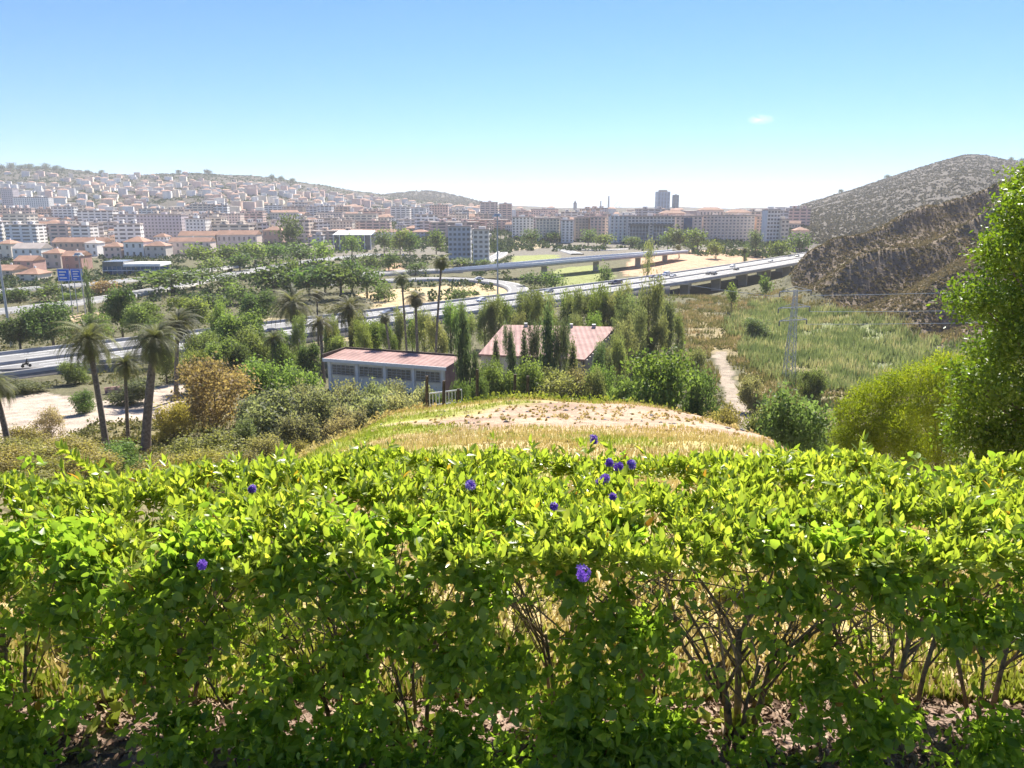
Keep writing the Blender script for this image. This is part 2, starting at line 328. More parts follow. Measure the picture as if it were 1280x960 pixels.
def ribbed(name, col, per=1.1):
    m, t, b = newmat(name); c = N(t, 'ShaderNodeRGB'); c.outputs[0].default_value = (*col, 1)
    o = noise_var(t, c.outputs[0], .35, .72, 1.15); o = noise_var(t, o, 2.5, .85, 1.1)
    tcn = N(t, 'ShaderNodeTexCoord'); w = N(t, 'ShaderNodeTexWave'); w.inputs['Scale'].default_value = 3.14 / per / 10; w.inputs['Distortion'].default_value = .4; t.links.new(tcn.outputs['Object'], w.inputs['Vector'])
    bp = N(t, 'ShaderNodeBump'); bp.inputs['Strength'].default_value = .5; bp.inputs['Distance'].default_value = .15; t.links.new(w.outputs['Fac'], bp.inputs['Height']); t.links.new(bp.outputs[0], b.inputs['Normal'])
    r = N(t, 'ShaderNodeMapRange'); t.links.new(w.outputs['Fac'], r.inputs[0]); r.inputs[3].default_value = .8; r.inputs[4].default_value = 1.05
    v = N(t, 'ShaderNodeVectorMath', operation='SCALE'); t.links.new(o, v.inputs[0]); t.links.new(r.outputs[0], v.inputs['Scale'])
    t.links.new(v.outputs[0], b.inputs['Base Color']); b.inputs['Roughness'].default_value = .8; b.inputs['Specular IOR Level'].default_value = .2; return m
M['pink_roof'] = ribbed('pink_roof', (0.36, 0.215, 0.185))
M['hall_wall'] = solid('stained_render', (0.52, 0.47, 0.42), 0.9, (0.6, 1.15), 0.4)
M['old_white'] = solid('stained_white', (0.82, 0.79, 0.72), 0.85, (0.8, 1.05), 0.5)
M['terracotta'] = solid('terracotta', (0.36, 0.205, 0.14), 0.85, (0.75, 1.15), 0.25)
M['flat_roof'] = solid('flat_roof', (0.46, 0.39, 0.34), 0.9, (0.8, 1.1), 0.2)
M['wall'] = objcol('painted_wall', 0.85, (0.9, 1.05), 0.2)
M['facade'] = objcol('facade', 0.85, (0.9, 1.05), 0.15, windows=(3.4, 3.1, 0.46, 0.30, 0.78))
M['facade_band'] = objcol('facade_with_balconies', 0.85, (0.9, 1.05), 0.15, windows=(7.2, 3.1, 0.72, 0.35, 0.80))
M['paint'] = objcol('car_paint', 0.3, (0.97, 1.02), 0.5, 0.6)
M['rubber'] = solid('rubber', (0.02, 0.02, 0.02), 0.8)
M['wire'] = solid('aluminium_wire', (0.7, 0.7, 0.68), 0.4, (0.95, 1.05), 1, 0.5)

def attrmat(name, scale, lo, hi, bump=0.0, scale2=None):
    m, t, b = newmat(name)
    at = N(t, 'ShaderNodeAttribute'); at.attribute_name = 'col'
    o = noise_var(t, at.outputs['Color'], scale, lo, hi, 6)
    if scale2: o = noise_var(t, o, scale2, 0.72, 1.25, 5)
    t.links.new(o, b.inputs['Base Color']); b.inputs['Roughness'].default_value = 0.95; b.inputs['Specular IOR Level'].default_value = 0.1
    if bump:
        tcn = N(t, 'ShaderNodeTexCoord'); n = N(t, 'ShaderNodeTexNoise'); n.inputs['Scale'].default_value = 0.45; n.inputs['Detail'].default_value = 9; n.inputs['Roughness'].default_value = 0.62
        t.links.new(tcn.outputs['Object'], n.inputs['Vector']); bp = N(t, 'ShaderNodeBump'); bp.inputs['Strength'].default_value = bump; bp.inputs['Distance'].default_value = 1.2
        t.links.new(n.outputs[0], bp.inputs['Height']); t.links.new(bp.outputs[0], b.inputs['Normal'])
    return m
M['terrain'] = attrmat('terrain', 0.35, 0.72, 1.25, 0.7, 6.0)
M['attr'] = attrmat('painted_houses', 0.1, 0.95, 1.05)

# ------------------------------------------------------------------ terrain sheet
def inpoly(px, py, poly):
    ins = np.zeros(px.shape, bool); n = len(poly)
    for i in range(n):
        x1, y1 = poly[i]; x2, y2 = poly[(i + 1) % n]
        if y1 == y2: continue
        c_ = ((y1 > py) != (y2 > py)) & (px < (x2 - x1) * (py - y1) / (y2 - y1) + x1); ins ^= c_
    return ins
nr, ncl = 1200, 560
yy = np.exp(np.linspace(math.log(4), math.log(9412), nr)) - 12.0
ss = np.linspace(-1.3, 1.3, ncl)
TX = ss[None, :] * (yy[:, None] + 12); TY = np.repeat(yy[:, None], ncl, 1)
TZ = h(TX, TY)
PX, PY = project(TX, TY, TZ)
n1 = fbm(TX / (0.05 * np.maximum(TY, 10)), np.log(np.maximum(TY, 3)) * 30, 41); jx = PX + 7 * n1; jy = PY + 4 * fbm(TX / (0.08 * np.maximum(TY, 10)), TY / (0.08 * np.maximum(TY, 10)), 43)
C = np.zeros(TX.shape + (3,)); C[:] = (0.20, 0.17, 0.085)
def paint(mask, col): C[mask] = col
paint(TY > 120, (0.135, 0.125, 0.07))
paint(TY > 560, (0.19, 0.17, 0.135))
paint((TY > 900) & (TZ > -34), (0.11, 0.098, 0.078))
hm = hillmask(TX, TY) > 0.3
paint(hm, (0.22, 0.17, 0.12))
paint((TY > 640) & (TX / np.maximum(TY, 3) > 0.30) & (TZ > -33), (0.115, 0.10, 0.082))
V_ = (TY > 45)
for poly, col in [
    ([(-200,498),(60,490),(130,500),(200,480),(235,480),(215,520),(110,530),(60,560),(-200,570)], (0.42,0.345,0.275)),
    ([(190,560),(240,545),(250,600),(180,600)], (0.52,0.40,0.30)),
    ([(300,400),(420,395),(500,375),(560,392),(450,425),(330,430)], (0.36,0.30,0.17)),
    ([(440,368),(520,360),(600,346),(640,352),(635,378),(480,392)], (0.50,0.385,0.22)),
    ([(485,330),(505,330),(505,345),(480,345)], (0.5,0.32,0.2)),
    ([(640,331),(700,326),(700,320),(640,318)], (0.26,0.28,0.10)),
    ([(690,338),(740,332),(770,345),(740,362),(690,362)], (0.26,0.28,0.10)),
    ([(790,318),(960,310),(960,322),(830,345),(780,345)], (0.50,0.33,0.21)),
    ([(640,295),(690,310),(640,312)], (0.5,0.4,0.26)),
    ([(930,395),(1000,385),(1080,398),(1150,425),(1190,440),(1100,480),(1010,490),(930,440)], (0.21,0.225,0.11)),
    ([(850,385),(930,400),(920,450),(870,440)], (0.28,0.225,0.12)),
    ([(985,430),(1100,470),(1050,500),(940,500),(920,470)], (0.26,0.22,0.12)),
    ([(888,440),(902,440),(925,490),(950,545),(930,548),(910,500)], (0.33,0.27,0.205)),
    ([(1150,420),(1190,380),(1280,380),(1280,450),(1190,450)], (0.19,0.15,0.11)),
    ([(60,398),(150,385),(150,396),(70,412)], (0.48,0.36,0.22)),
    ([(105,300),(320,285),(330,306),(105,310)], (0.42,0.33,0.26)),
]: paint(inpoly(jx, jy, poly) & V_ & ~hm, col)
near = TY < 36
gn = fbm(TX / 1.7, TY / 1.7, 51); gn2 = fbm(TX / 5, TY / 5, 52)
straw = np.array((0.50, 0.39, 0.19)); green = np.array((0.29, 0.31, 0.06)); dirt = np.array((0.43, 0.30, 0.21))
mg = np.clip(0.5 + 2.0 * gn + 1.2 * gn2 - 0.10 * TX - 0.15, 0, 1)[..., None]
cn = straw * (1 - mg) + green * mg
dm = (1 - sstep(0.85, 1.15, np.sqrt(((TX - 4.6) / 8.5) ** 2 + ((TY - 23.5) / 6.0) ** 2) + 0.35 * gn2 + 0.2 * gn))[..., None]
cn = cn * (1 - dm) + dirt * dm
C[near] = cn[near]
lm = (1 - sstep(2.2, 2.45, TY + 0.35 * gn))[..., None]
C = C * (1 - lm) + np.array((0.27, 0.19, 0.145)) * lm
bounce_ = (1 - sstep(1.25, 1.4, TY))[..., None]; C = C * (1 - bounce_) + np.array((0.52, 0.47, 0.40)) * bounce_     # pale ground added underfoot, out of view, to bounce light onto the hedge
idx = np.arange(nr * ncl).reshape(nr, ncl)
Qd = np.stack([idx[:-1, :-1], idx[:-1, 1:], idx[1:, 1:], idx[1:, :-1]], -1).reshape(-1, 4)
struct(link('ground', mesh_np('ground', np.stack([TX, TY, TZ], -1).reshape(-1, 3), Q=Qd, mat=M['terrain'], smooth=True, attrs={'col': C.reshape(-1, 3)})))
# ground under and behind the camera, and the sea beyond the city
mb = MB().box(-40, 40, -60, -7.9, -0.6, -0.02); struct(link('terrace', mb.mesh('terrace', M['concrete_dark'])))
m_, t_, b_ = newmat('sea_water'); b_.inputs['Base Color'].default_value = (0.05, 0.12, 0.19, 1); b_.inputs['Roughness'].default_value = 0.35
struct(link('sea', mesh_np('sea', [(-11500, 3300, -46.5), (11500, 3300, -46.5), (11500, 14900, -46.5), (-11500, 14900, -46.5)], Q=[(0, 1, 2, 3)], mat=m_)))

# the air
hm_ = bpy.data.materials.new('haze'); hm_.use_nodes = True; t = hm_.node_tree
for n in list(t.nodes):
    if n.type != 'OUTPUT_MATERIAL': t.nodes.remove(n)
pv = t.nodes.new('ShaderNodeVolumePrincipled'); pv.inputs['Color'].default_value = (0.95, 0.955, 0.98, 1); pv.inputs['Density'].default_value = HAZE; pv.inputs['Anisotropy'].default_value = 0.0
t.links.new(pv.outputs[0], t.nodes['Material Output'].inputs['Volume'])
o = link('haze', MB().box(-12000, 12000, -70, 15000, -120, 230).mesh('haze', hm_)); stuff(o, 'pale summer haze filling the valley air', 'haze')

# ------------------------------------------------------------------ roads
def resample(pts, step):
    P = np.array(pts, float); d = np.r_[0, np.cumsum(np.linalg.norm(np.diff(P, axis=0), axis=1))]
    n = max(3, int(d[-1] / step)); s = np.linspace(0, d[-1], n)
    # smooth through a few passes
    Q_ = np.stack([np.interp(s, d, P[:, k]) for k in range(P.shape[1])], 1)
    for _ in range(12):
        Q_[1:-1] = 0.25 * Q_[:-2] + 0.5 * Q_[1:-1] + 0.25 * Q_[2:]
    return Q_
def frame(P):
    T_ = np.gradient(P[:, :2], axis=0); T_ /= np.linalg.norm(T_, axis=1)[:, None]
    return T_, np.stack([T_[:, 1], -T_[:, 0]], 1)      # tangent, right-hand normal
def sweep(name, P, prof, mat, closed=True):
    """sweep a closed (offset, dz) profile along P"""
    _, Nn = frame(P); k = len(prof); V = []
    for (o_, dz) in prof: V.append(np.c_[P[:, 0] + Nn[:, 0] * o_, P[:, 1] + Nn[:, 1] * o_, P[:, 2] + dz])
    V = np.stack(V, 1).reshape(-1, 3); n = len(P); q = []
    kk = k if closed else k - 1
    for j in range(kk):
        a = np.arange(n - 1) * k + j; b = np.arange(n - 1) * k + (j + 1) % k
        q.append(np.stack([a, b, b + k, a + k], 1))
    me = mesh_np(name, V, Q=np.concatenate(q), mat=mat); return me
def dashes(name, P, off, dz, w, on, gap, mat):
    """painted line; gap 0 = continuous"""
    d = np.r_[0, np.cumsum(np.linalg.norm(np.diff(P[:, :2], axis=0), axis=1))]; _, Nn = frame(P)
    V = []; F = []
    def at(s): return [np.interp(s, d, P[:, k]) for k in range(3)] + [np.interp(s, d, Nn[:, k]) for k in range(2)]
    s = 0
    while s < d[-1] - on:
        for q in (0, 1):
            x, y, z, nx, ny = at(s + q * on)
            V += [(x + nx * (off - w / 2), y + ny * (off - w / 2), z + dz), (x + nx * (off + w / 2), y + ny * (off + w / 2), z + dz)]
        b = len(V) - 4; F.append((b, b + 1, b + 3, b + 2)); s += on + gap
    return mesh_np(name, V, Q=F, mat=mat)
MWP = [(-300,-33),(-200,73),(-111,168),(-55,227),(0,286),(73,370),(140,455),(216,556),(280,650),(350,760)]
mw = resample([(x, y, -32.4) for x, y in MWP], 5)
ZM = -32.4
iv = int(np.argmin(np.abs(mw[:, 0] - 62)))          # viaduct from here on, embankment before it
deck = sweep('deck', mw[iv - 1:], [(-14.0, -0.02), (14.0, -0.02), (14.0, -1.0), (10, -1.9), (-10, -1.9), (-14.0, -1.0)], M['concrete'])
bridge = empty('motorway_viaduct', tuple(mw[iv])); tag(bridge, 'long pale concrete motorway viaduct crossing the green ravine on piers', 'viaduct')
o = link('deck', deck, bridge, (-mw[iv][0], -mw[iv][1], -mw[iv][2]))
T_, NN = frame(mw)
for k in range(iv + 4, len(mw) - 8, 7):
    for s_ in (-8, 8):
        x, y = mw[k, :2] + NN[k] * s_
        zb = hz(x, y) - 1
        link('pier', MB().box(-2.2, 2.2, -0.7, 0.7, zb, ZM - 1.85).mesh('pier', M['concrete']), bridge, (x - mw[iv][0], y - mw[iv][1], -mw[iv][2]), rz=math.atan2(NN[k, 1], NN[k, 0]))
struct(link('motorway_embankment', sweep('embankment', mw[:iv], [(-14.0, -0.02), (14.0, -0.02), (14.1, -7), (-14.1, -7)], M['concrete_dark'])))
for nm, a, b in (('motorway', -13.3, -1.0), ('motorway', 1.0, 13.3)):
    struct(link(nm, sweep('road', mw, [(a, 0.012), (b, 0.012)], M['asphalt'], False)))
struct(link('road_markings', dashes('line', mw, -1.9, 0.02, 0.3, 5, 0, M['white']))); struct(link('road_markings', dashes('line', mw, 1.9, 0.02, 0.3, 5, 0, M['white'])))
for off in (-11.6, 11.6): struct(link('road_markings', dashes('line', mw, off, 0.02, 0.35, 5, 0, M['white'])))
for off in (-5.1, -8.4, 5.1, 8.4): struct(link('road_markings', dashes('line', mw, off, 0.02, 0.25, 6, 8, M['white'])))
for nm, off, lab in (('median_barrier', 0, 'low concrete barrier between the two motorway carriageways'), ('parapet_wall', 13.6, 'pale concrete parapet along the near edge of the motorway'), ('parapet_wall', -13.6, 'pale concrete parapet along the far edge of the motorway')):
    hgt = 0.75 if off == 0 else 0.8
    tag(link(nm, sweep(nm, mw, [(off - 0.3, 0), (off - 0.16, hgt), (off + 0.16, hgt), (off + 0.3, 0)], M['concrete'], False)), lab, 'barrier')
def road(pts, w, z=-33.4, lines=True, name='road', mat='asphalt', lift=None):
    P3 = []
    for q in pts:
        x, y = gp(q[0], q[1], z if len(q) < 3 else q[2]); P3.append((x, y, z if len(q) < 3 else q[2]))
    P = resample(P3, 6)
    if lift is not None: P[:, 2] = np.maximum(P[:, 2], h(P[:, 0], P[:, 1]) + lift)
    struct(link(name, sweep(name, P, [(-w / 2 - .5, 0), (w / 2 + .5, 0), (w / 2 + .9, -3.5), (-w / 2 - .9, -3.5)], M['concrete_dark' if not lines else 'concrete'])))
    struct(link(name, sweep(name, P, [(-w / 2, 0.02), (w / 2, 0.02)], M[mat], False)))
    if lines:
        for o_ in (-w / 2 + .5, w / 2 - .5): struct(link('road_markings', dashes('line', P, o_, 0.035, 0.3, 5, 0, M['white'])))
        struct(link('road_markings', dashes('line', P, 0, 0.035, 0.2, 5, 7, M['white'])))
    return P
rdA = road([(-120,402),(-40,391),(60,382),(130,372),(200,361),(262,347),(330,335),(390,325),(470,317)], 10)
rdB = road([(-120,372),(-20,364),(60,358),(150,351),(215,343),(300,331)], 8)
rdC = road([(480,350),(540,346),(590,348),(640,353),(654,362),(640,374),(610,381)], 8, -33.2)
rdD = road([(630,289),(660,299),(700,311),(722,317)], 9, -33.6)
rdE = road([(640,300),(690,311),(760,313),(800,309)], 8, -33.6)
rdF = road([(400,352),(470,339),(540,337),(575,336)], 10, -32.6)
rdG = road([(655,285),(690,296),(720,306)], 7, -33.6)
rdH = road([(598,330),(625,318),(632,310),(622,300)], 8, -33.5)
# flyover crossing the valley
fo = resample([(*gp(a, b, z), z) for a, b, z in [(560,338,-31),(600,335,-29),(640,332,-27.5),(720,325,-27.3),(800,318.5,-27.5),(850,314,-29)]], 5)
fl = empty('flyover_bridge', tuple(fo[0])); tag(fl, 'narrow pale flyover crossing the grassy junction behind the motorway', 'bridge')
inv = (-fo[0][0], -fo[0][1], -fo[0][2])
link('deck', sweep('deck', fo, [(-6, 0), (6, 0), (6, -1.2), (-6, -1.2)], M['concrete']), fl, inv)
link('carriageway', sweep('carriageway', fo, [(-5.4, 0.02), (5.4, 0.02)], M['asphalt'], False), fl, inv)
for s_ in (-5.8, 5.8): link('parapet', sweep('parapet', fo, [(s_ - .15, 0), (s_ - .15, 1.1), (s_ + .15, 1.1), (s_ + .15, 0)], M['white'], False), fl, inv)
for k in range(12, len(fo), 9):
    x, y, z = fo[k]; zb = hz(x, y) - 1
    link('pier', MB().box(-1.6, 1.6, -.8, .8, zb, z - 1.15).mesh('pier', M['concrete']), fl, (x + inv[0], y + inv[1], inv[2]))

# ------------------------------------------------------------------ buildings
def hip(w, d, z, rise, ov=0.5, ridge=0.45):
    a = w / 2 + ov; b = d / 2 + ov; r = max(a - b, a * ridge * 0.3)
    return MB().poly([(-a,-b,z),(a,-b,z),(a,b,z),(-a,b,z),(-r,0,z+rise),(r,0,z+rise),(-a,-b,z-.25),(a,-b,z-.25),(a,b,z-.25),(-a,b,z-.25)],
                     [(0,1,5,4),(2,3,4,5),(1,2,5),(3,0,4),(0,6,7,1),(1,7,8,2),(2,8,9,3),(3,9,6,0),(6,9,8,7)])
def gable(w, d, z, rise, ov=0.4):
    a = w / 2 + ov; b = d / 2 + ov
    return MB().poly([(-a,-b,z),(a,-b,z),(a,b,z),(-a,b,z),(-a,0,z+rise),(a,0,z+rise)], [(0,1,5,4),(2,3,4,5),(1,2,5),(3,0,4),(0,3,2,1)])
def windows_on(parent, w, d, floors, fh, nx, mat, z0=1.0, wh=1.5, ww=1.5, ny=0, y=None):
    """one pane set into each opening; every window is its own part"""
    for f in range(floors):
        for k in range(nx):
            x = -w / 2 + (k + 0.5) * w / nx
            link('window', MB().box(x - ww / 2, x + ww / 2, -d / 2 - 0.03, -d / 2 + 0.2, f * fh + z0, f * fh + z0 + wh).mesh('window', mat), parent)
        for k in range(ny):
            yv = -d / 2 + (k + 0.5) * d / ny
            for sg in (-1, 1):
                if sg * parent.location.x < 0:
                    link('window', MB().box(sg * w / 2 - .2, sg * w / 2 + .03, yv - ww / 2, yv + ww / 2, f * fh + z0, f * fh + z0 + wh).mesh('window', mat), parent) if f >= 0 else None
def block(px0, px1, pytop, Y, depth, col, label, floors=None, wmat='facade', cat='apartment block', extra=None, roofcol='flat_roof', win=None, base=None, group=None, rz=0):
    x0 = upx(px0, pytop) * Y; x1 = upx(px1, pytop) * Y; w = x1 - x0; cx = (x0 + x1) / 2
    zb = hz(cx, Y + depth / 2) if base is None else base
    H = float(zpy(pytop, Y)) - zb
    e = empty('apartment_building' if cat == 'apartment block' else cat.replace(' ', '_'), (cx, Y + depth / 2, zb), rz); tag(e, label, cat, group)
    m = MB().box(-w/2, w/2, -depth/2, depth/2, -6, H)
    link('wall', m.mesh('wall', M['wall' if win else wmat]), e, color=col)
    r = MB()
    if roofcol == 'flat_roof':
        r.box(-w/2-.3, w/2+.3, -depth/2-.3, -depth/2+.1, H, H+.9); r.box(-w/2-.3, w/2+.3, depth/2-.1, depth/2+.3, H, H+.9)
        r.box(-w/2-.3, -w/2+.1, -depth/2+.1, depth/2-.1, H, H+.9); r.box(w/2-.1, w/2+.3, -depth/2+.1, depth/2-.1, H, H+.9); r.box(-w/2+.1, w/2-.1, -depth/2+.1, depth/2-.1, H, H+.15)
        ro = link('roof', r.mesh('roof', M['flat_roof']), e)
        nst = max(1, int(w / 24))
        for k in range(nst):
            xx = -w/2 + (k + .5) * w / nst + random.uniform(-2, 2); hh = random.uniform(2.2, 3.6)
            link('stair_tower', MB().box(xx-2.2, xx+2.2, -2, 2.4, H+.15, H+hh).mesh('stair_tower', M['wall']), e, color=tuple(min(.8, c_*1.02) for c_ in col))
    else:
        link('roof', hip(w, depth, H, min(w, depth) * .22).mesh('roof', M[roofcol]), e)
    if win:
        fl_, nx, ww, wh, ny = win
        windows_on(e, w, depth, fl_, H / fl_, nx, M['glass'], z0=H / fl_ * .32, wh=wh, ww=ww, ny=ny)
    return e, w, H, depth
WH = (0.82, 0.79, 0.73); CR = (0.80, 0.70, 0.56); PK = (0.76, 0.56, 0.46); MAU = (0.56, 0.50, 0.51); BG = (0.70, 0.62, 0.51); GR = (0.44, 0.45, 0.47); LP = (0.80, 0.65, 0.55)
# the grey pair by the junction; right one's sunlit tone is in its colour
block(560, 588, 284, 520, 14, (0.52, 0.53, 0.55), 'tall grey apartment block, left one of the pair beside the lighting mast', win=(7, 5, 1.7, 1.6, 4))
block(591, 611, 288, 505, 16, (0.70, 0.66, 0.60), 'apartment block painted in a sunlit beige, right one of the pair beside the lighting mast', win=(7, 3, 2.0, 1.6, 4))
# front row of blocks beyond the flyover
block(640, 667, 272, 800, 16, WH, 'white apartment block at the left end of the row beyond the flyover', win=(8, 6, 1.8, 1.6, 0))
block(670, 700, 274, 760, 18, CR, 'cream apartment block with green trees at its foot behind the flyover', win=(8, 7, 1.8, 1.6, 0))
block(702, 717, 276, 745, 14, WH, 'narrow white block squeezed between the cream block and the brown block', win=(8, 3, 1.9, 1.6, 0))
block(719, 736, 273, 770, 16, (0.40, 0.34, 0.30), 'brown apartment block behind the flyover, left of the pink one', win=(8, 4, 1.8, 1.6, 0))
block(738, 762, 272, 765, 18, PK, 'pink apartment block behind the flyover, with a row of trees in front', win=(8, 5, 2.0, 1.6, 0))
e, w, H, d = block(763, 784, 271, 745, 16, WH, 'white apartment block with upright fins left of the glass fronted complex', win=(8, 4, 1.5, 1.6, 0))
for k in range(5): link('fin', MB().box(-w/2 + k*w/4 - .35, -w/2 + k*w/4 + .35, -d/2 - 1.2, -d/2 - .03, 0, H + 1).mesh('fin', M['white']), e)
# large complex with two grey glass fronts
e, w, H, d = block(785, 844, 271, 735, 22, (0.74, 0.69, 0.63), 'wide building with two large grey glass fronts beyond the motorway', cat='office building', win=(9, 13, 2.2, 1.5, 0))
for cxx in (-w*.26, w*.24):
    g = link('glass_front', MB().box(cxx - w*.2, cxx + w*.2, -d/2 - 1.0, -d/2 - .05, 0.5, H*.66).mesh('glass_front', M['glass']), e)
    link('canopy', MB().box(cxx - w*.21, cxx + w*.21, -d/2 - 2.4, -d/2 - .05, H*.66 + .02, H*.74).mesh('canopy', M['concrete_dark']), e)
    for k in range(7): link('mullion', MB().box(cxx - w*.2 + k*w*.4/6 - .18, cxx - w*.2 + k*w*.4/6 + .18, -d/2 - 1.2, -d/2 - 1.01, 0.5, H*.66).mesh('mullion', M['white']), e)
    for k in range(1, 5): link('mullion', MB().box(cxx - w*.2, cxx + w*.2, -d/2 - 1.15, -d/2 - 1.03, H*.66*k/5, H*.66*k/5 + .3).mesh('mullion', M['white']), e)
e, w, H, d = block(845, 878, 271, 750, 20, LP, 'pale pink block with a tall blue glass stairwell strip', win=(8, 6, 1.8, 1.5, 0))
link('glass_strip', MB().box(-w*.2, w*.12, -d/2 - .8, -d/2 - .05, 2, H - 1).mesh('glass_strip', M['blue_glass']), e)
block(879, 944, 270, 760, 22, (0.80, 0.67, 0.57), 'long beige pink block, longest in the row beyond the motorway', win=(8, 14, 1.8, 1.4, 0))
block(946, 959, 271, 765, 16, PK, 'narrow pink block between the long beige block and the white grid block', win=(8, 3, 1.8, 1.5, 0))
block(960, 976, 263, 720, 16, WH, 'white block with a grid of dark windows at the foot of the right mountain', win=(9, 4, 1.9, 1.7, 0))
block(977, 987, 275, 715, 12, CR, 'small cream block right of the white grid block below the mountain', win=(6, 2, 2, 1.6, 0))
# tall tower and landmarks on the horizon
e, w, H, d = block(822, 838, 240, 1900, 30, (0.42, 0.50, 0.60), 'tall blue grey tower standing alone on the skyline', cat='tower block', wmat='facade_band')
link('roof_crown', MB().prism([(-w*.3,-d*.3),(w*.3,-d*.3),(w*.3,d*.3),(-w*.3,d*.3)], H + .9, H + 5).mesh('roof_crown', M['concrete']), e)
e, w, H, d = block(842, 849, 244, 1850, 14, (0.30, 0.36, 0.36), 'thin dark tower beside the tall blue grey tower', cat='tower block', wmat='facade_band')
def horizon_spire(px, pyt, Y, r, label, name, cat, mat, tip=True):
    x = upx(px, pyt) * Y; zb = hz(x, Y); H = float(zpy(pyt, Y)) - zb
    e = empty(name, (x, Y, zb)); tag(e, label, cat)
    if tip:
        link('tower', MB().box(-r, r, -r, r, -3, H*.66).mesh('tower', mat), e)
        link('spire', MB().tube([(0,0,H*.66),(0,0,H)], [r*1.2, .1], 8).mesh('spire', M['concrete_dark']), e)
    else:
        link('shaft', MB().tube([(0,0,-3),(0,0,H)], [r, r*.7], 8).mesh('shaft', mat), e); link('cap', MB().tube([(0,0,H),(0,0,H+2)], [r*.9, r*.9], 8).mesh('cap', M['concrete_dark']), e)
horizon_spire(719, 250, 2400, 5, 'church tower with dark spire on the hazy city skyline', 'church_tower', 'church tower', M['concrete'])
horizon_spire(761, 246, 3000, 4, 'slender grey chimney rising over the sea horizon', 'chimney_stack', 'chimney', M['concrete'], False)
horizon_spire(751, 252, 3000, 3.4, 'shorter chimney left of the slender one over the sea', 'chimney_stack', 'chimney', M['concrete'], False)
for px, pyt, lab in ((770, 251, 'harbour crane on the sea horizon, left one of two'), (776, 253, 'harbour crane on the sea horizon, right one of two')):
    Y = 3100; x = upx(px, pyt) * Y; zb = -45; H = float(zpy(pyt, Y)) - zb; e = empty('harbour_crane', (x, Y, zb)); tag(e, lab, 'crane')
    link('portal', MB().tube([(-6,0,0),(-2,0,H*.7)], .9, 4).tube([(6,0,0),(2,0,H*.7)], .9, 4).box(-6,6,-1,1,H*.35,H*.35+2).mesh('portal', M['steel']), e)
    link('jib', MB().tube([(-8,0,H*.7),(10,0,H)], .9, 4).mesh('jib', M['steel']), e)
# middle city, listed blocks
mid = [
 (537,560,257,1000,16,PK,'dusty pink tower block behind the grey pair, left of them'),(600,622,253,1150,18,LP,'tall pale pink block on the skyline above the grey pair'),
 (624,640,255,1150,18,PK,'pink slab on the skyline right of the tall pale pink block'),(563,583,268,900,14,CR,'cream block peeping over the grey pair'),
 (488,512,259,1150,16,WH,'white gridded block below the small round hill, left of two'),(514,532,260,1120,16,WH,'white gridded block below the small round hill, right of two'),
 (395,428,266,980,16,LP,'pale pink row block above the white canopy roof'),(430,470,268,960,16,CR,'cream row block above the white canopy roof, right of the pink one'),
 (400,440,277,820,14,BG,'beige low block just behind the white canopy roof'),(445,487,277,840,14,PK,'long pink low block right of the beige one behind the canopy'),
 (330,352,257,1250,14,WH,'white block on the lower slope left of the dark tree clump'),(170,226,269,760,18,MAU,'big mauve grey block above the orange roofed terraces'),
 (231,256,274,740,16,WH,'white block with dark columns right of the mauve grey block'),(258,276,272,760,16,CR,'cream block right of the white block with columns'),
 (96,140,264,900,14,WH,'wide white terraced block on the lower left slope'),(16,60,247,1250,14,WH,'long white row on the left slope under the villas'),
 (0,15,236,1300,16,MAU,'dark mauve block at the left picture edge below the ridge'),(3,33,268,760,18,BG,'beige tall block at the left picture edge above the terraces'),
 (60,84,281,690,14,PK,'pink low block right of the beige tall block'),(88,112,283,690,14,WH,'white low block with sloping side wall on the left slope'),
 (645,662,264,1050,16,PK,'pink block behind the white block at the left end of the row'),(664,698,262,1100,16,LP,'long pale block behind the cream block on the skyline'),
 (278,300,268,900,14,LP,'pale pink block right of the cream block on the valley edge'),(302,328,264,980,14,PK,'pink stepped block above the valley edge trees'),
 (352,392,270,940,14,WH,'white row block left of the pale pink row block'),
 (200,222,262,1000,14,CR,'cream block rising just behind the mauve grey block'),
]
for (a, b, t0, Y, dp, col, lab) in mid: block(a, b, t0, Y, dp, col, lab, wmat=random.choice(['facade', 'facade_band']))
# orange roofed terraces and houses near the blue signs
def house(px0, px1, pyt, Y, dp, col, label, roof='terracotta', kind='terraced_row', cat='terraced row', rise=None, nwin=0, fl=2, group=None):
    x0 = upx(px0, pyt) * Y; x1 = upx(px1, pyt) * Y; w = x1 - x0; cx = (x0 + x1) / 2; zb = hz(cx, Y + dp/2)
    rise = rise or min(w, dp) * .25; H = max(3.0, float(zpy(pyt, Y)) - zb - rise)
    e = empty(kind, (cx, Y + dp/2, zb)); tag(e, label, cat, group)
    link('wall', MB().box(-w/2, w/2, -dp/2, dp/2, -5, H).mesh('wall', M['wall']), e, color=col)
    link('roof', (gable if cat == 'terraced row' else hip)(w, dp, H + .01, rise).mesh('roof', M[roof]), e)
    n = nwin or max(2, int(w / 4)); n = min(n, 24)
    windows_on(e, w, dp, fl, H / fl, n, M['glass'], z0=H/fl*.3, wh=H/fl*.45, ww=min(1.5, w/n*.5))
    for k in range(max(1, int(w / 16))): link('chimney', MB().box(-w/2 + (k+.5)*w/max(1,int(w/16)) - .4, -w/2 + (k+.5)*w/max(1,int(w/16)) + .4, .8, 1.6, H, H + rise + .8).mesh('chimney', M['white']), e)
    return e
house(64, 128, 297, 600, 14, (0.60,0.42,0.32), 'long orange roofed terrace above the blue motorway signs')
house(222, 268, 289, 640, 14, CR, 'orange roofed terrace beside the mauve grey block, left half')
house(270, 320, 288, 640, 14, LP, 'orange roofed terrace ending at the valley trees, right half')
house(210, 262, 297, 590, 12, LP, 'low orange terrace just above the dense green trees')
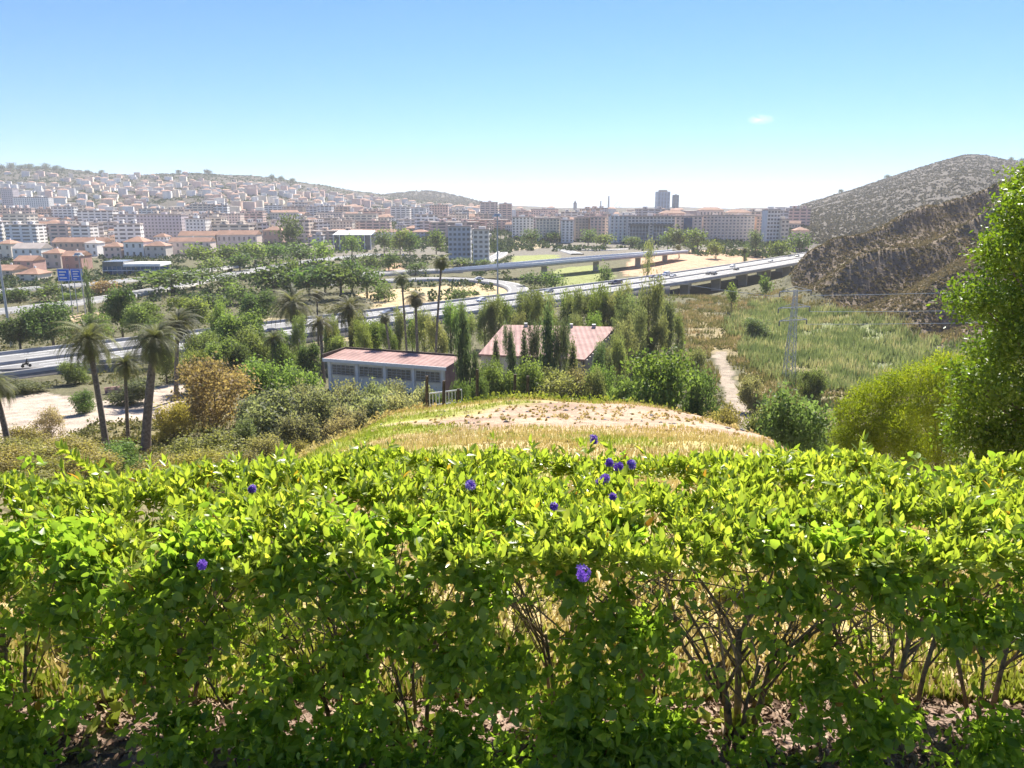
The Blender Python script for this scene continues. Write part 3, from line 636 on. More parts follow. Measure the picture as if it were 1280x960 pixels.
house(153, 178, 296, 560, 16, WH, 'white house with a bright red tiled hip roof', 'terracotta', 'red_roofed_house', 'house')
house(14, 50, 304, 520, 14, WH, 'white terrace with dark gables at the left edge', 'flat_roof')
house(-6, 12, 300, 540, 14, CR, 'cream house with orange roof cut by the left picture edge', 'terracotta', 'tiled_house', 'house')
house(52, 74, 311, 470, 12, (0.6,0.5,0.42), 'beige house with orange roof left of the striped terrace', 'terracotta', 'tiled_house', 'house')
house(76, 100, 314, 455, 12, (0.50,0.30,0.24), 'brick red terrace behind the blue motorway signs')
house(16, 40, 320, 430, 12, (0.60,0.36,0.30), 'pink brick terrace at the left above the slip road')
house(105, 120, 300, 580, 12, WH, 'narrow white house with blank gable above the office', 'flat_roof', 'white_house', 'house')
house(-10, 14, 332, 400, 14, (0.66,0.5,0.36), 'cream row with orange roof at the left edge over the slip road')
house(20, 46, 336, 385, 12, CR, 'cream cottage with orange roof left of the blue signs', 'terracotta', 'tiled_house', 'house')
house(180, 206, 302, 560, 12, (0.62,0.55,0.47), 'cream house right of the bright red tiled house', 'terracotta', 'tiled_house', 'house')
house(128, 150, 303, 560, 12, PK, 'pink house left of the bright red tiled house', 'terracotta', 'tiled_house', 'house')
house(328, 352, 283, 720, 14, (0.55,0.36,0.28), 'brick house with orange roof at the dark tree clump', 'terracotta', 'tiled_house', 'house')
house(374, 398, 272, 860, 14, (0.62,0.47,0.38), 'orange roofed house among trees left of the white canopy', 'terracotta', 'tiled_house', 'house')
house(875, 905, 259, 1050, 14, LP, 'terracotta roofed house above the long beige block, left one', 'terracotta', 'tiled_house', 'house')
house(826, 858, 263, 1000, 14, PK, 'terracotta roofed house above the pale pink block', 'terracotta', 'tiled_house', 'house')
house(910, 940, 262, 1000, 14, CR, 'cream house above the long beige block, right one', 'terracotta', 'tiled_house', 'house')
house(995, 1012, 284, 640, 10, PK, 'pink house with red roof among trees under the right mountain', 'terracotta', 'tiled_house', 'house')
# blue glass office
Y = 420; x0, x1 = upx(128, 335) * Y, upx(196, 335) * Y; zb = hz((x0+x1)/2, Y); w = x1 - x0; H = float(zpy(333, Y)) - zb
e = empty('glass_office', ((x0+x1)/2, Y + 8, zb), R(6)); tag(e, 'low blue glass office with a white flat roof beside the slip road', 'office building')
link('wall', MB().box(-w/2, w/2, -8, 8, -3, H).mesh('wall', M['blue_glass']), e)
link('roof', MB().box(-w*.12, w/2 + 1, -9.5, 9, H + .01, H + 1.4).mesh('roof', M['white']), e)
link('upper_floor', MB().box(-w/2, -w*.13, -7.9, 8, H + .01, H + 2.6).mesh('upper_floor', M['glass']), e)
for k in range(13): link('mullion', MB().box(-w/2 + k*w/12 - .12, -w/2 + k*w/12 + .12, -8.2, -8.02, 0, H).mesh('mullion', M['steel']), e)
link('band', MB().box(-w/2, w/2, -8.25, -8.03, H*.48, H*.56).mesh('band', M['white']), e)
# white canopy hall
Y = 660; x0, x1 = upx(416, 290) * Y, upx(464, 290) * Y; w = x1 - x0; zb = hz((x0+x1)/2, Y); H = float(zpy(290, Y)) - zb
e = empty('white_canopy_hall', ((x0+x1)/2, Y + 10, zb)); tag(e, 'low hall with a broad bright white roof in the middle distance', 'hall')
link('roof', MB().prism([(-w/2,-12),(w/2,-12),(w/2,12),(-w/2,12)], [H-2.6,H-2.6,H,H], [H-2.2,H-2.2,H+.4,H+.4]).mesh('roof', M['white']), e)
link('wall', MB().box(-w/2+1, w/2-1, -9, 11, -2, H-2.7).mesh('wall', M['glass']), e)
for k in range(7): link('pillar', MB().box(-w/2+.5+k*(w-1)/6-.3, -w/2+.5+k*(w-1)/6+.3, -11.5, -10.9, -2, H-2.6).mesh('pillar', M['white']), e)
# white single-storey building with pale red roof
A = np.array([upx(409,450)*141, 141.0]); B = np.array([upx(556,460)*133, 133.0]); L = float(np.linalg.norm(B - A)); ang = math.atan2(B[1]-A[1], B[0]-A[0])
ze = float(zpy(449, 141)); gz = -33.0
e = empty('school_building', (A[0], A[1], gz), ang); tag(e, 'low white building with pale red roof and four window bands', 'building')
He = ze - gz; D = 7.0
wl = link('wall', MB().box(0, L, 0, D, -3, He).mesh('wall', M['old_white']), e)
link('roof', MB().prism([(-.5,-.6),(L+.5,-.6),(L+.5,D+.5),(-.5,D+.5)], [He+.01]*2+[He+.45]*2, [He+.25]*2+[He+.7]*2).mesh('roof', M['pink_roof']), e)
link('roof_edge', MB().box(-.6, L+.6, D+.52, D+.8, He+.2, He+1.0).mesh('roof_edge', M['wood']), e)
link('roof_edge', MB().box(-.8, -.55, -.5, D+.5, He+.2, He+1.0).mesh('roof_edge', M['wood']), e)
link('fascia', MB().box(-.55, L+.55, -.75, -.62, He-.35, He+.28).mesh('fascia', M['white']), e)
for k in range(4):
    x0 = L*(.045 + k*.24); x1 = x0 + L*.195
    f = link('window', MB().box(x0, x1, -.05, .3, He-2.6, He-.9).mesh('window', M['glass']), e)
    for q in range(6): link('mullion', MB().box(x0 + q*(x1-x0)/5 - .05, x0 + q*(x1-x0)/5 + .05, -.12, -.055, He-2.6, He-.9).mesh('mullion', M['steel']), f)
    for q in range(3): link('louvre', MB().box(x0+.06, x1-.06, -.16, -.125, He-2.4+q*.5, He-2.32+q*.5).mesh('louvre', M['steel']), f)
    link('sill', MB().box(x0-.1, x1+.1, -.25, -.01, He-2.75, He-2.61).mesh('sill', M['concrete']), f)
for k in range(5): link('pilaster', MB().box(L*(.012+k*.24), L*(.012+k*.24)+.5, -.2, -.01, -3, He-.4).mesh('pilaster', M['white']), e)
link('plinth', MB().box(-.06, L+.06, -.12, -.02, -3, .9).mesh('plinth', M['concrete']), e)
link('end_wall', MB().box(L+.01, L+.06, .1, D-.1, -3, He-.1).mesh('end_wall', M['pink_roof']), e)
# hall with the big pale red roof
FL, FR, BR, BL = (-6.6, 150.5), (13.9, 145.0), (23.2, 171.0), (-1.9, 174.0)
zf, zbk = float(zpy(449, 147)), float(zpy(409.5, 172)); g = -33.4
e = empty('red_roofed_hall', (5, 158, g)); tag(e, 'large hall under a wide pale red roof behind the cypress row', 'hall')
def rel(p): return (p[0] - 5, p[1] - 158)
wallp = [rel(p) for p in (FL, FR, BR, BL)]; ins = [(p[0]*.96, p[1]*.96) for p in wallp]
link('wall', MB().prism(ins, -3, [zf-g-.05, zf-g-.05, zbk-g-.05, zbk-g-.05]).mesh('wall', M['hall_wall']), e)
link('roof', MB().prism(wallp, [zf-g, zf-g, zbk-g, zbk-g], [zf-g+.35, zf-g+.35, zbk-g+.35, zbk-g+.35]).mesh('roof', M['pink_roof']), e)
c1, c2 = Vector((*wallp[1], 0)), Vector((*wallp[2], 0))
for k in range(12):
    p = c1.lerp(c2, (k + .5) / 12) * .985; zt = (zf + (zbk - zf) * (k + .5) / 12) - g - .02
    link('side_pillar', MB().box(p.x-.25, p.x+.45, p.y-.4, p.y+.4, -3, zt).mesh('side_pillar', M['hall_wall']), e)
for k in range(11):
    p = c1.lerp(c2, (k + 1) / 12) * .972; zt = (zf + (zbk - zf) * (k + 1) / 12) - g
    link('side_window', MB().box(p.x-.2, p.x+.2, p.y-.7, p.y+.7, 1, zt-1).mesh('side_window', M['glass']), e)
for k in range(4):
    p = Vector((*wallp[3], 0)).lerp(Vector((*wallp[2], 0)), .2 + .2*k); link('roof_vent', MB().box(p.x-.4, p.x+.4, p.y-1.6, p.y-.8, zbk-g+.1, zbk-g+1.0).mesh('roof_vent', M['steel']), e)

# ------------------------------------------------------------------ masts, signs, pylon, fences
def mast(px_t, py_t, Y, label, r=0.28, head=True):
    x = upx(px_t, (py_t + 400) / 2) * Y; zb = hz(x, Y); H = float(zpy(py_t, Y)) - zb
    e = empty('lighting_mast', (x, Y, zb)); tag(e, label, 'light mast')
    link('pole', MB().tube([(0,0,-.5),(0,0,H)], [r, r*.6], 8).mesh('pole', M['steel']), e)
    if head:
        link('head_ring', MB().tube([(0,0,H-.2),(0,0,H+.5)], [1.3, 1.0], 10).mesh('head_ring', M['steel']), e)
        for k in range(6):
            a = k * math.pi / 3; link('floodlight', MB().box(1.35*math.cos(a)-.35, 1.35*math.cos(a)+.35, 1.35*math.sin(a)-.35, 1.35*math.sin(a)+.35, H-.5, H-.22).mesh('floodlight', M['white']), e)
mast(622, 269, 262, 'tall thin lighting mast rising beside the grey apartment pair', .32)
mast(3, 308, 200, 'pale tall lighting mast at the left edge by the motorway', .38, False)
mast(103, 318, 255, 'lamp post behind the blue motorway signs', .2)
# two motorway signs on one gantry each
def sign(px0, px1, py0, py1, Y, label, rows):
    x0, x1 = upx(px0, py0)*Y, upx(px1, py0)*Y; z1, z0 = float(zpy(py0, Y)), float(zpy(py1, Y)); cx = (x0+x1)/2; g = hz(cx, Y)
    e = empty('motorway_sign', (cx, Y, g)); tag(e, label, 'road sign')
    w = x1-x0; hh = z1-z0
    p = link('panel', MB().box(-w/2, w/2, -.08, .08, z0-g, z1-g).mesh('panel', M['blue']), e)
    f = MB(); a, b = z0-g, z1-g
    f.box(-w/2+.1, w/2-.1, -.11, -.09, b-.22, b-.1).box(-w/2+.1, w/2-.1, -.11, -.09, a+.1, a+.22).box(-w/2+.1, -w/2+.2, -.11, -.09, a+.23, b-.23).box(w/2-.2, w/2-.1, -.11, -.09, a+.23, b-.23)
    link('border', f.mesh('border', M['white']), p)
    for (u0, u1, v0, v1) in rows: link('legend', MB().box(-w/2+u0*w, -w/2+u1*w, -.115, -.09, a+v0*hh, a+v1*hh).mesh('legend', M['white']), p)
    for s_ in (-.32, .32): link('post', MB().tube([(s_*w, .25, -3), (s_*w, .25, z1-g-.1)], .16, 6).mesh('post', M['steel']), e)
sign(71, 86, 336, 351.5, 268, 'left of two blue motorway signs, with broad white lettering bars', [(.15,.75,.70,.80),(.15,.6,.47,.56),(.15,.75,.22,.31)])
sign(87.5, 102.5, 336, 351.5, 268, 'right of two blue motorway signs, with short white lettering bars', [(.2,.7,.74,.82),(.2,.6,.55,.62),(.2,.7,.36,.43),(.2,.5,.16,.23)])
# lattice pylon with three wires to the right
Y = 156; x = upx(990, 420)*Y; zb = hz(x, Y); H = float(zpy(362, Y)) - zb
e = empty('power_pylon', (x, Y, zb)); tag(e, 'pale lattice power pylon standing in the green reed field', 'pylon')
def wid(z): return 1.05 - .78*z/H
lt = MB()
for sx in (-1, 1):
    for sy in (-1, 1): link('leg', MB().tube([(sx*wid(0), sy*wid(0), -.5), (sx*wid(H), sy*wid(H), H)], .075, 4).mesh('leg', M['pale_steel']), e)
nb = 13
for k in range(nb):
    z0, z1 = H*k/nb, H*(k+1)/nb; a, b = wid(z0), wid(z1)
    for sy in (-1, 1):
        lt.tube([(-a, sy*a, z0), (b, sy*b, z1)], .038, 4).tube([(a, sy*a, z0), (-b, sy*b, z1)], .038, 4)
        lt.tube([(sy*a, -a, z0), (sy*b, b, z1)], .038, 4)
link('lattice', lt.mesh('lattice', M['pale_steel']), e)
tips = []
for zz, L_, sgn in ((H-.3, 3.6, -1), (H-3.6, 3.6, 1), (H-6.2, 3.2, -1)):
    link('cross_arm', MB().tube([(-L_, -1.2, zz), (L_, 1.2, zz)], .12, 4).tube([(-L_, -1.2, zz), (0, 0, zz+.9)], .06, 4).tube([(L_, 1.2, zz), (0, 0, zz+.9)], .06, 4).mesh('cross_arm', M['pale_steel']), e)
    for s_ in (-1, 1): link('insulator', MB().tube([(s_*L_, s_*1.2, zz-.1), (s_*L_, s_*1.2, zz-1.0)], [.12, .16], 6).mesh('insulator', M['glass']), e)
    tips.append((x + L_, Y + 1.2, zb + zz - 1.0))
for (tx, ty, tz), (pe, qe), lab in zip(tips, ((1290, 362), (1290, 389), (1290, 404)), ('uppermost power line running right from the pylon', 'middle power line running right from the pylon', 'lowest power line running right from the pylon')):
    Ye = 160; ex = upx(pe, qe)*Ye; ez = float(zpy(qe, Ye)); ex2, ez2 = ex + (ex-tx)*.8, ez + 2
    pts = [(tx + (ex2-tx)*s, ty + (Ye-ty)*s, tz + (ez2-tz)*s - 2.4*s*(1-s)) for s in np.linspace(0, 1, 24)]
    w_ = link('power_line', MB().tube(pts, .045, 4).mesh('power_line', M['wire'])); tag(w_, lab, 'wire')
lx = upx(838, 355)*165; lz = float(zpy(352, 165))
w_ = link('power_line', MB().tube([(tips[0][0]-7.2 + (lx-tips[0][0]+7.2)*s, 155+10*s, tips[0][2] + (lz-tips[0][2])*s - 1.0*s*(1-s)) for s in np.linspace(0, 1, 16)], .04, 4).mesh('power_line', M['wire'])); tag(w_, 'power line running left from the pylon towards the viaduct', 'wire')
# posts and railing on the brow of the mound
def brow_Y(px):
    return float(np.interp(px, [480, 533, 600, 700, 800], [31.5, 33, 34.5, 35, 34]))
PST = [(533,470),(554,476),(572,486),(596,462),(643,468),(659,470)]
PLAB = ['leftmost dark post at the brow, by the white railing end', 'dark post at the brow just left of the white railing', 'short dark post at the brow beside the cypress foot', 'tallest dark post at the brow, right of the tall cypress', 'dark post at the brow before the green bush, left of a close pair', 'dark post at the brow before the green bush, right of a close pair']
for (px, pt), lab in zip(PST, PLAB):
    Y = brow_Y(px); x = upx(px, 480)*Y; zb = hz(x, Y); H = max(1.1, float(zpy(pt, Y)) - zb)
    p = link('wooden_post', MB().tube([(0,0,-.4),(.01,0,H*.5),(.03,.01,H)], [.085,.075,.065], 8).mesh('wooden_post', M['wood']), None, (x, Y, zb)); tag(p, lab, 'post', 'posts along the brow of the mound')
Y = 34; xa, xb = upx(537, 495)*Y, upx(577, 490)*Y; za = hz(xa, Y)
e = empty('white_railing', (xa, Y, za)); tag(e, 'short white railing at the brow in front of the white building', 'railing')
L = xb - xa
zt = float(zpy(492, Y)) - za
rl = MB().tube([(0,0,zt),(L,0,zt+.18)], .035, 6); link('rail', rl.mesh('rail', M['white']), e)
link('rail', MB().tube([(0,0,zt-.55),(L,0,zt-.4)], .03, 6).mesh('rail', M['white']), e)
for k in range(11): link('picket', MB().tube([(L*k/10, 0, -.2), (L*k/10, 0, zt + .018*k)], .022, 5).mesh('picket', M['white']), e)
# retaining wall and pink wall at the left
P = resample([(upx(-60, 470)*158, 158, 0), (upx(60, 470)*162, 162, 0), (upx(150, 465)*166, 166, 0)], 4)
P[:, 2] = -34.5
tag(link('boundary_wall', sweep('boundary_wall', P, [(-.3, -2), (-.3, 2.6), (.3, 2.6), (.3, -2)], M['concrete_dark'])), 'dark grey boundary wall below the motorway at the left', 'wall')
P = resample([(upx(128, 465)*139, 139, 0), (upx(158, 462)*141, 141, 0)], 2); P[:, 2] = -33
tag(link('boundary_wall', sweep('boundary_wall', P, [(-.2, -2), (-.2, 2.0), (.2, 2.0), (.2, -2)], M['pink_roof'])), 'low pinkish wall between the two left palms', 'wall')

# ------------------------------------------------------------------ vehicles
def car_meshes(kind):
    if kind == 'van':
        prof = [(-2.6,.35),(-2.6,1.1),(-2.45,2.15),(1.4,2.2),(2.1,1.3),(2.6,1.1),(2.65,.35)]; gl = [(1.0,1.35),(1.25,2.05),(1.5,2.05),(2.02,1.35)]; wb = 1.65; W2 = .95
    else:
        prof = [(-2.1,.3),(-2.15,.75),(-1.95,.95),(-1.5,1.0),(-1.0,1.42),(.45,1.45),(1.15,.98),(2.0,.85),(2.15,.6),(2.1,.3)]; gl = [(-1.4,1.0),(-.97,1.38),(.42,1.41),(1.02,1.0)]; wb = 1.3; W2 = .88
    def ext(pts, w0, taper=1.0):
        n = len(pts); zm = max(p[1] for p in pts)
        v = []
        for s in (-1, 1):
            for (x, z) in pts: v.append((x, s*w0*(1 - .16*max(0, z-.9)/(max(.1, zm-.9))), z))
        f = [tuple(range(n)), tuple(range(n, 2*n))[::-1]] + [(i, i+n, (i+1) % n + n, (i+1) % n) for i in range(n)]
        return MB().poly(v, f)
    b = ext(prof, W2).mesh('body', M['paint']); g = ext(gl, W2*1.012).mesh('window', M['glass'])
    wh = MB().tube([(0,-.11,0),(0,.11,0)], .32, 12).mesh('wheel', M['rubber'])
    return b, g, wh, wb, W2
CM = {k: car_meshes(k) for k in ('car', 'van')}
def vehicle(kind, loc, rz, col, label):
    b, g, wh, wb, W2 = CM[kind]
    e = empty('parked_van' if kind == 'parked' else ('van' if kind == 'van' else 'car'), loc, rz); tag(e, label, kind, 'vehicles on the motorway')
    link('body', b, e, color=col); link('window', g, e)
    for sx in (-wb, wb):
        for sy in (-1, 1): link('wheel', wh, e, (sx, sy*(W2-.1), .32))
    return e
mwd = np.r_[0, np.cumsum(np.linalg.norm(np.diff(mw[:, :2], axis=0), axis=1))]
mpx, mpy = project(mw[:, 0], mw[:, 1], mw[:, 2])
def on_mw(px, off):
    off = max(-10, min(10, off*.76))
    k = int(np.argmin(np.abs(project(mw[:, 0] + NN[:, 0]*off, mw[:, 1] + NN[:, 1]*off, mw[:, 2])[0] - px)))
    x, y = mw[k, :2] + NN[k]*off; a = math.atan2(T_[k, 1], T_[k, 0]); return (x, y, ZM + .02), (a if off > 0 else a + math.pi)
DK, SV, WT, BL_, RD = (.03,.03,.035), (.35,.36,.38), (.75,.75,.75), (.04,.07,.18), (.35,.04,.03)
for kind, px, off, col, lab in [
    ('car',763,-8.8,DK,'dark car on the far carriageway above the pink roofed hall'),('van',775,-4.8,(.05,.05,.09),'dark van on the far carriageway left of the viaduct start'),
    ('car',812,-13,(.2,.19,.25),'grey car bunched in traffic at the viaduct start, leftmost'),('car',822,-8.8,SV,'silver car bunched in traffic at the viaduct start'),
    ('van',833,-13,WT,'white van bunched in traffic at the viaduct start'),('car',840,-4.8,SV,'silver car leading the bunched traffic on the viaduct'),
    ('car',884,4.8,(.12,.12,.13),'charcoal car on the near carriageway in mid viaduct'),('car',893,8.8,DK,'black car on the near carriageway in mid viaduct'),
    ('car',916,-8.8,WT,'white car on the far carriageway in mid viaduct'),('car',919,5,DK,'black car on the near carriageway ahead of the charcoal one'),
    ('car',962,-5,SV,'silver car near the far end of the viaduct'),('car',997,-8,DK,'dark car at the far end of the viaduct under the brown hill'),
    ('van',1008,4.8,WT,'white van at the far end of the viaduct under the brown hill'),
    ('car',477,-5,(.3,.32,.35),'grey car seen between palm trunks, left of the pair'),('car',492,-9,DK,'dark car seen between palm trunks, right of the pair'),
    ('car',605,-8,WT,'white car on the motorway at the foot of the lighting mast'),('car',648,-5,BL_,'blue car on the motorway where the ramp joins'),('car',690,-9,SV,'silver car on the motorway above the grey pines'),
    ('car',345,5,DK,'dark car on the motorway behind the leftmost far palm')]:
    l, a = on_mw(px, off); vehicle(kind, l, a, col, lab)
kx = int(len(rdC)*.35); vehicle('car', tuple(rdC[kx] + [0,0,.03]), .3, WT, 'white car on the curved ramp in the dry field')['group'] = 'cars on the ramps'
for (px, py, col, lab) in [(430,347,WT,'white car parked among the trees beyond the dark green clump'),(445,330,SV,'silver car parked by the low road behind the trees'),(505,318,WT,'white car in the car park left of the grey apartment pair'),(515,323,DK,'dark car in the car park left of the grey apartment pair')]:
    x, y = gp(px, py, -33.3); vehicle('car', (x, y, hz(x, y)+.1), random.uniform(0, 3), col, lab)['group'] = 'parked cars in the valley'
# motorcycle and rider on the left stretch
l, a = on_mw(43, 8.8); e = empty('motorcycle', l, a); tag(e, 'dark motorcycle riding on the motorway at the left edge', 'motorcycle')
for sx in (-.7, .7): link('wheel', MB().tube([(sx,-.07,.32),(sx,.07,.32)], .32, 14).mesh('wheel', M['rubber']), e)
link('body', MB().tube([(-.75,0,.75),(-.3,0,.72),(.2,0,.8),(.55,0,.85)], [.12,.2,.22,.1], 8).mesh('body', M['rubber']), e)
link('fork', MB().tube([(.7,0,.32),(.5,0,1.0)], .05, 6).mesh('fork', M['steel']), e); link('handlebar', MB().tube([(.45,-.35,1.05),(.45,.35,1.05)], .03, 6).mesh('handlebar', M['steel']), e)
def skin_person(loc, rz, label, parent=None):
    J = [(0,0,.95),(.12,0,1.2),(.2,0,1.45),(.24,0,1.58),(.27,0,1.72),(.2,.2,1.43),(.35,.3,1.2),(.5,.3,1.08),(.2,-.2,1.43),(.35,-.3,1.2),(.5,-.3,1.08),(.0,.13,.92),(.38,.2,.8),(.15,.2,.38),(.28,.2,.32),(.0,-.13,.92),(.38,-.2,.8),(.15,-.2,.38),(.28,-.2,.32)]
    E = [(0,1),(1,2),(2,3),(3,4),(2,5),(5,6),(6,7),(2,8),(8,9),(9,10),(0,11),(11,12),(12,13),(13,14),(0,15),(15,16),(16,17),(17,18)]
    Rr = [.17,.17,.16,.07,.13,.08,.06,.045,.08,.06,.045,.12,.09,.06,.05,.12,.09,.06,.05]
    me = bpy.data.meshes.new('person'); me.from_pydata(J, E, []); o = bpy.data.objects.new('person', me); COL.objects.link(o)
    md = o.modifiers.new('skin', 'SKIN'); 
    for v, r in zip(me.skin_vertices[0].data, Rr): v.radius = (r, r)
    me.skin_vertices[0].data[0].use_root = True
    sb = o.modifiers.new('sub', 'SUBSURF'); sb.levels = 1; sb.render_levels = 2
    me.materials.append(M['rubber']); o.location = loc; o.rotation_euler = (0, 0, rz); tag(o, label, 'person')
    hb = MB().tube([(.27,0,1.62),(.29,0,1.72),(.28,0,1.86)], [.13,.16,.08], 10).mesh('helmet', M['rubber'], True); link('helmet', hb, o)
bpy.context.view_layer.update()
_me = bpy.data.meshes.new('t')
try: skin_person(l, a, 'rider in dark clothes and helmet leaning forward on the motorcycle')
except Exception as ex: print('person', ex)

# ------------------------------------------------------------------ foliage builders
def cards(P, size, aspect=0.55, up=None, upmix=0.0, rnd=None, seed=0, out=None, outmix=0.0):
    """pointed, slightly folded leaf cards: P centres, size lengths -> V, T, rnd"""
    g = np.random.default_rng(seed); n = len(P); size = np.broadcast_to(size, (n,))[:, None]
    D = g.normal(size=(n, 3))
    if up is not None: D = D * (1 - upmix) + np.asarray(up, float) * upmix * 1.6
    D /= np.linalg.norm(D, axis=1)[:, None]
    A = g.normal(size=(n, 3))
    if out is not None: A = A * (1 - outmix) + out * outmix * 1.6
    S_ = np.cross(D, A); S_ /= np.maximum(np.linalg.norm(S_, axis=1), 1e-6)[:, None]; Nn = np.cross(S_, D)
    w = size * aspect * 0.5
    b = P - D * size * .5; t_ = P + D * size * .5; m1 = P + S_ * w - D * size * .06 + Nn * w * .35; m2 = P - S_ * w - D * size * .06 + Nn * w * .35
    V = np.stack([b, m1, t_, m2], 1).reshape(-1, 3); k = np.arange(n) * 4
    Tt = np.concatenate([np.stack([k, k + 1, k + 2], 1), np.stack([k, k + 2, k + 3], 1)])
    rr = g.random(n) if rnd is None else rnd
    return V, Tt, np.repeat(rr, 4)
def blob_points(blobs, n, g, shell=0.55, squash=1.0):
    """points through lobes (cx,cy,cz,rx,ry,rz), thicker toward their outsides; returns points, outward, per-lobe tone"""
    B = np.array(blobs, float); vol = B[:, 3] * B[:, 4] * B[:, 5]; vol = vol ** 0.72; k = g.choice(len(B), n, p=vol / vol.sum())
    d = g.normal(size=(n, 3)); d /= np.linalg.norm(d, axis=1)[:, None]
    r = shell + (1 - shell) * g.random(n) ** 0.7; r *= 0.82 + 0.36 * g.random(n) * (g.random(n) > .5)
    P = B[k, :3] + d * r[:, None] * B[k, 3:6]
    tone = g.random(len(B))[k]
    return P, d, tone
def clumpify(P, g, nper, rad, rad_z=None):
    n = len(P); Q_ = np.repeat(P, nper, 0); d = g.normal(size=Q_.shape) * rad
    if rad_z is not None: d[:, 2] *= rad_z / rad
    return Q_ + d
def crown_mesh(name, kind, seed, ncl, nper, size):
    g = np.random.default_rng(seed); bl = []
    if kind == 'broad':
        for k in range(17):
            a = g.random() * 6.28; rr = g.random() ** .6 * .33; z = .34 + g.random() * .46
            s = .24 - .10 * abs(z - .5); rr *= 1 - .9 * max(0, z - .55)
            bl.append((math.cos(a) * rr, math.sin(a) * rr, z, s * (.7 + .5 * g.random()), s * (.7 + .5 * g.random()), s * (.45 + .3 * g.random())))
    elif kind == 'round':
        for k in range(18):
            a = g.random() * 6.28; rr = g.random() ** .5 * .36; z = .12 + g.random() * .62; rr *= math.sqrt(max(.1, 1 - ((z - .3) / .6) ** 2))
            s = .20; bl.append((math.cos(a) * rr, math.sin(a) * rr, z, s * (.7 + .5 * g.random()), s * (.7 + .5 * g.random()), s * (.6 + .4 * g.random())))
    elif kind == 'plume':
        for k in range(22):
            a = g.random() * 6.28; z = .18 + g.random() * .74; rr = (.34 * (1 - .75 * abs(z - .45))) * g.random() ** .5
            bl.append((math.cos(a) * rr, math.sin(a) * rr, z, .09 + .06 * g.random(), .09 + .06 * g.random(), .10 + .08 * g.random()))
    elif kind == 'cypress':
        for k in range(26):
            z = .06 + .88 * k / 25; r = .42 * (1 - z) ** .55 * min(1, z * 5 + .4); a = g.random() * 6.28; o_ = r * .45
            bl.append((math.cos(a) * o_, math.sin(a) * o_, z, r * .75 + .03, r * .75 + .03, .07))
    elif kind == 'conifer':
        for k in range(40):
            z = .12 + .84 * (k / 39); r = .44 * (1 - z) ** .8; a = k * 2.4 + g.random(); o_ = r * .75
            bl.append((math.cos(a) * o_, math.sin(a) * o_, z, r * .42 + .03, r * .42 + .03, .035))
    elif kind == 'thin':
        for k in range(26):
            a = g.random() * 6.28; rr = g.random() ** .5 * .40; z = .15 + g.random() * .7; rr *= math.sqrt(max(.1, 1 - ((z - .45) / .55) ** 2))
            bl.append((math.cos(a) * rr, math.sin(a) * rr, z, .12, .12, .09))
    P, d, tone = blob_points(bl, ncl, g, .35 if kind == 'thin' else .6)
    Q_ = clumpify(P, g, nper, size * (1.1 if kind != 'thin' else 1.6)); out = np.repeat(d, nper, 0)
    rn = np.clip(np.repeat(tone * .5 + .2 * g.random(len(P)), nper) + .3 * g.random(len(Q_)), 0, 1)
    Q_[:, 2] = np.maximum(Q_[:, 2], .02)
    up = (0, 0, 1) if kind in ('cypress',) else ((0, 0, -1) if kind == 'plume' else None)
    V, Tt, rr = cards(Q_, size * (.7 + .6 * g.random(len(Q_))), .6 if kind != 'plume' else .4, up, .5, rn, seed + 1, out, .35)
    return mesh_np(name, V, T=Tt, mat=M['leaf'], attrs={'rnd': rr})
def trunk_mesh(seed, spread=.26, th=.42, r=.022, nl=5, top=.78):
    g = np.random.default_rng(seed); mb = MB(); bx, by = g.normal(size=2) * .02
    mb.tube([(0, 0, -.05), (bx * .5, by * .5, th * .5), (bx, by, th), (bx * 1.5, by * 1.5, top)], [r * 1.35, r, r * .8, r * .25], 7)
    for k in range(nl):
        a = k * 6.28 / nl + g.random(); z0 = th * (.55 + .5 * g.random()); s = spread * (.6 + .5 * g.random())
        mb.tube([(bx * z0 / th, by * z0 / th, z0), (math.cos(a) * s * .5, math.sin(a) * s * .5, z0 + .13), (math.cos(a) * s, math.sin(a) * s, z0 + .26)], [r * .5, r * .35, r * .12], 5)
    return mb.mesh('trunk', M['bark'], True)
KINDS = {'broad': 'broadleaf_tree', 'round': 'leafy_bush', 'plume': 'slender_tree', 'cypress': 'cypress_tree', 'conifer': 'conifer_tree', 'thin': 'sparse_bush'}
CR = {}
for k_, spec in {'broad': (230, 12, .05), 'round': (260, 12, .05), 'plume': (260, 10, .045), 'cypress': (260, 8, .06), 'conifer': (300, 8, .05), 'thin': (320, 10, .04)}.items():
    CR[k_, 'far'] = [crown_mesh('crown', k_, 100 + 7 * v + len(k_), spec[0] // 2, spec[1] // 2, spec[2] * 1.9) for v in range(4)]
    CR[k_, 'mid'] = [crown_mesh('crown', k_, 300 + 7 * v + len(k_), spec[0] * 2, spec[1], spec[2] * .95) for v in range(3)]
TR = {'broad': [trunk_mesh(1), trunk_mesh(2)], 'round': [trunk_mesh(3, .24, .2, .02, 6, .6)], 'plume': [trunk_mesh(4, .18, .4, .02, 6, .9)], 'cypress': [trunk_mesh(5, .05, .2, .035, 3, .8)], 'conifer': [trunk_mesh(6, .12, .2, .03, 5, .92)], 'thin': [trunk_mesh(7, .36, .25, .016, 9, .7), trunk_mesh(8, .36, .2, .016, 9, .7)]}
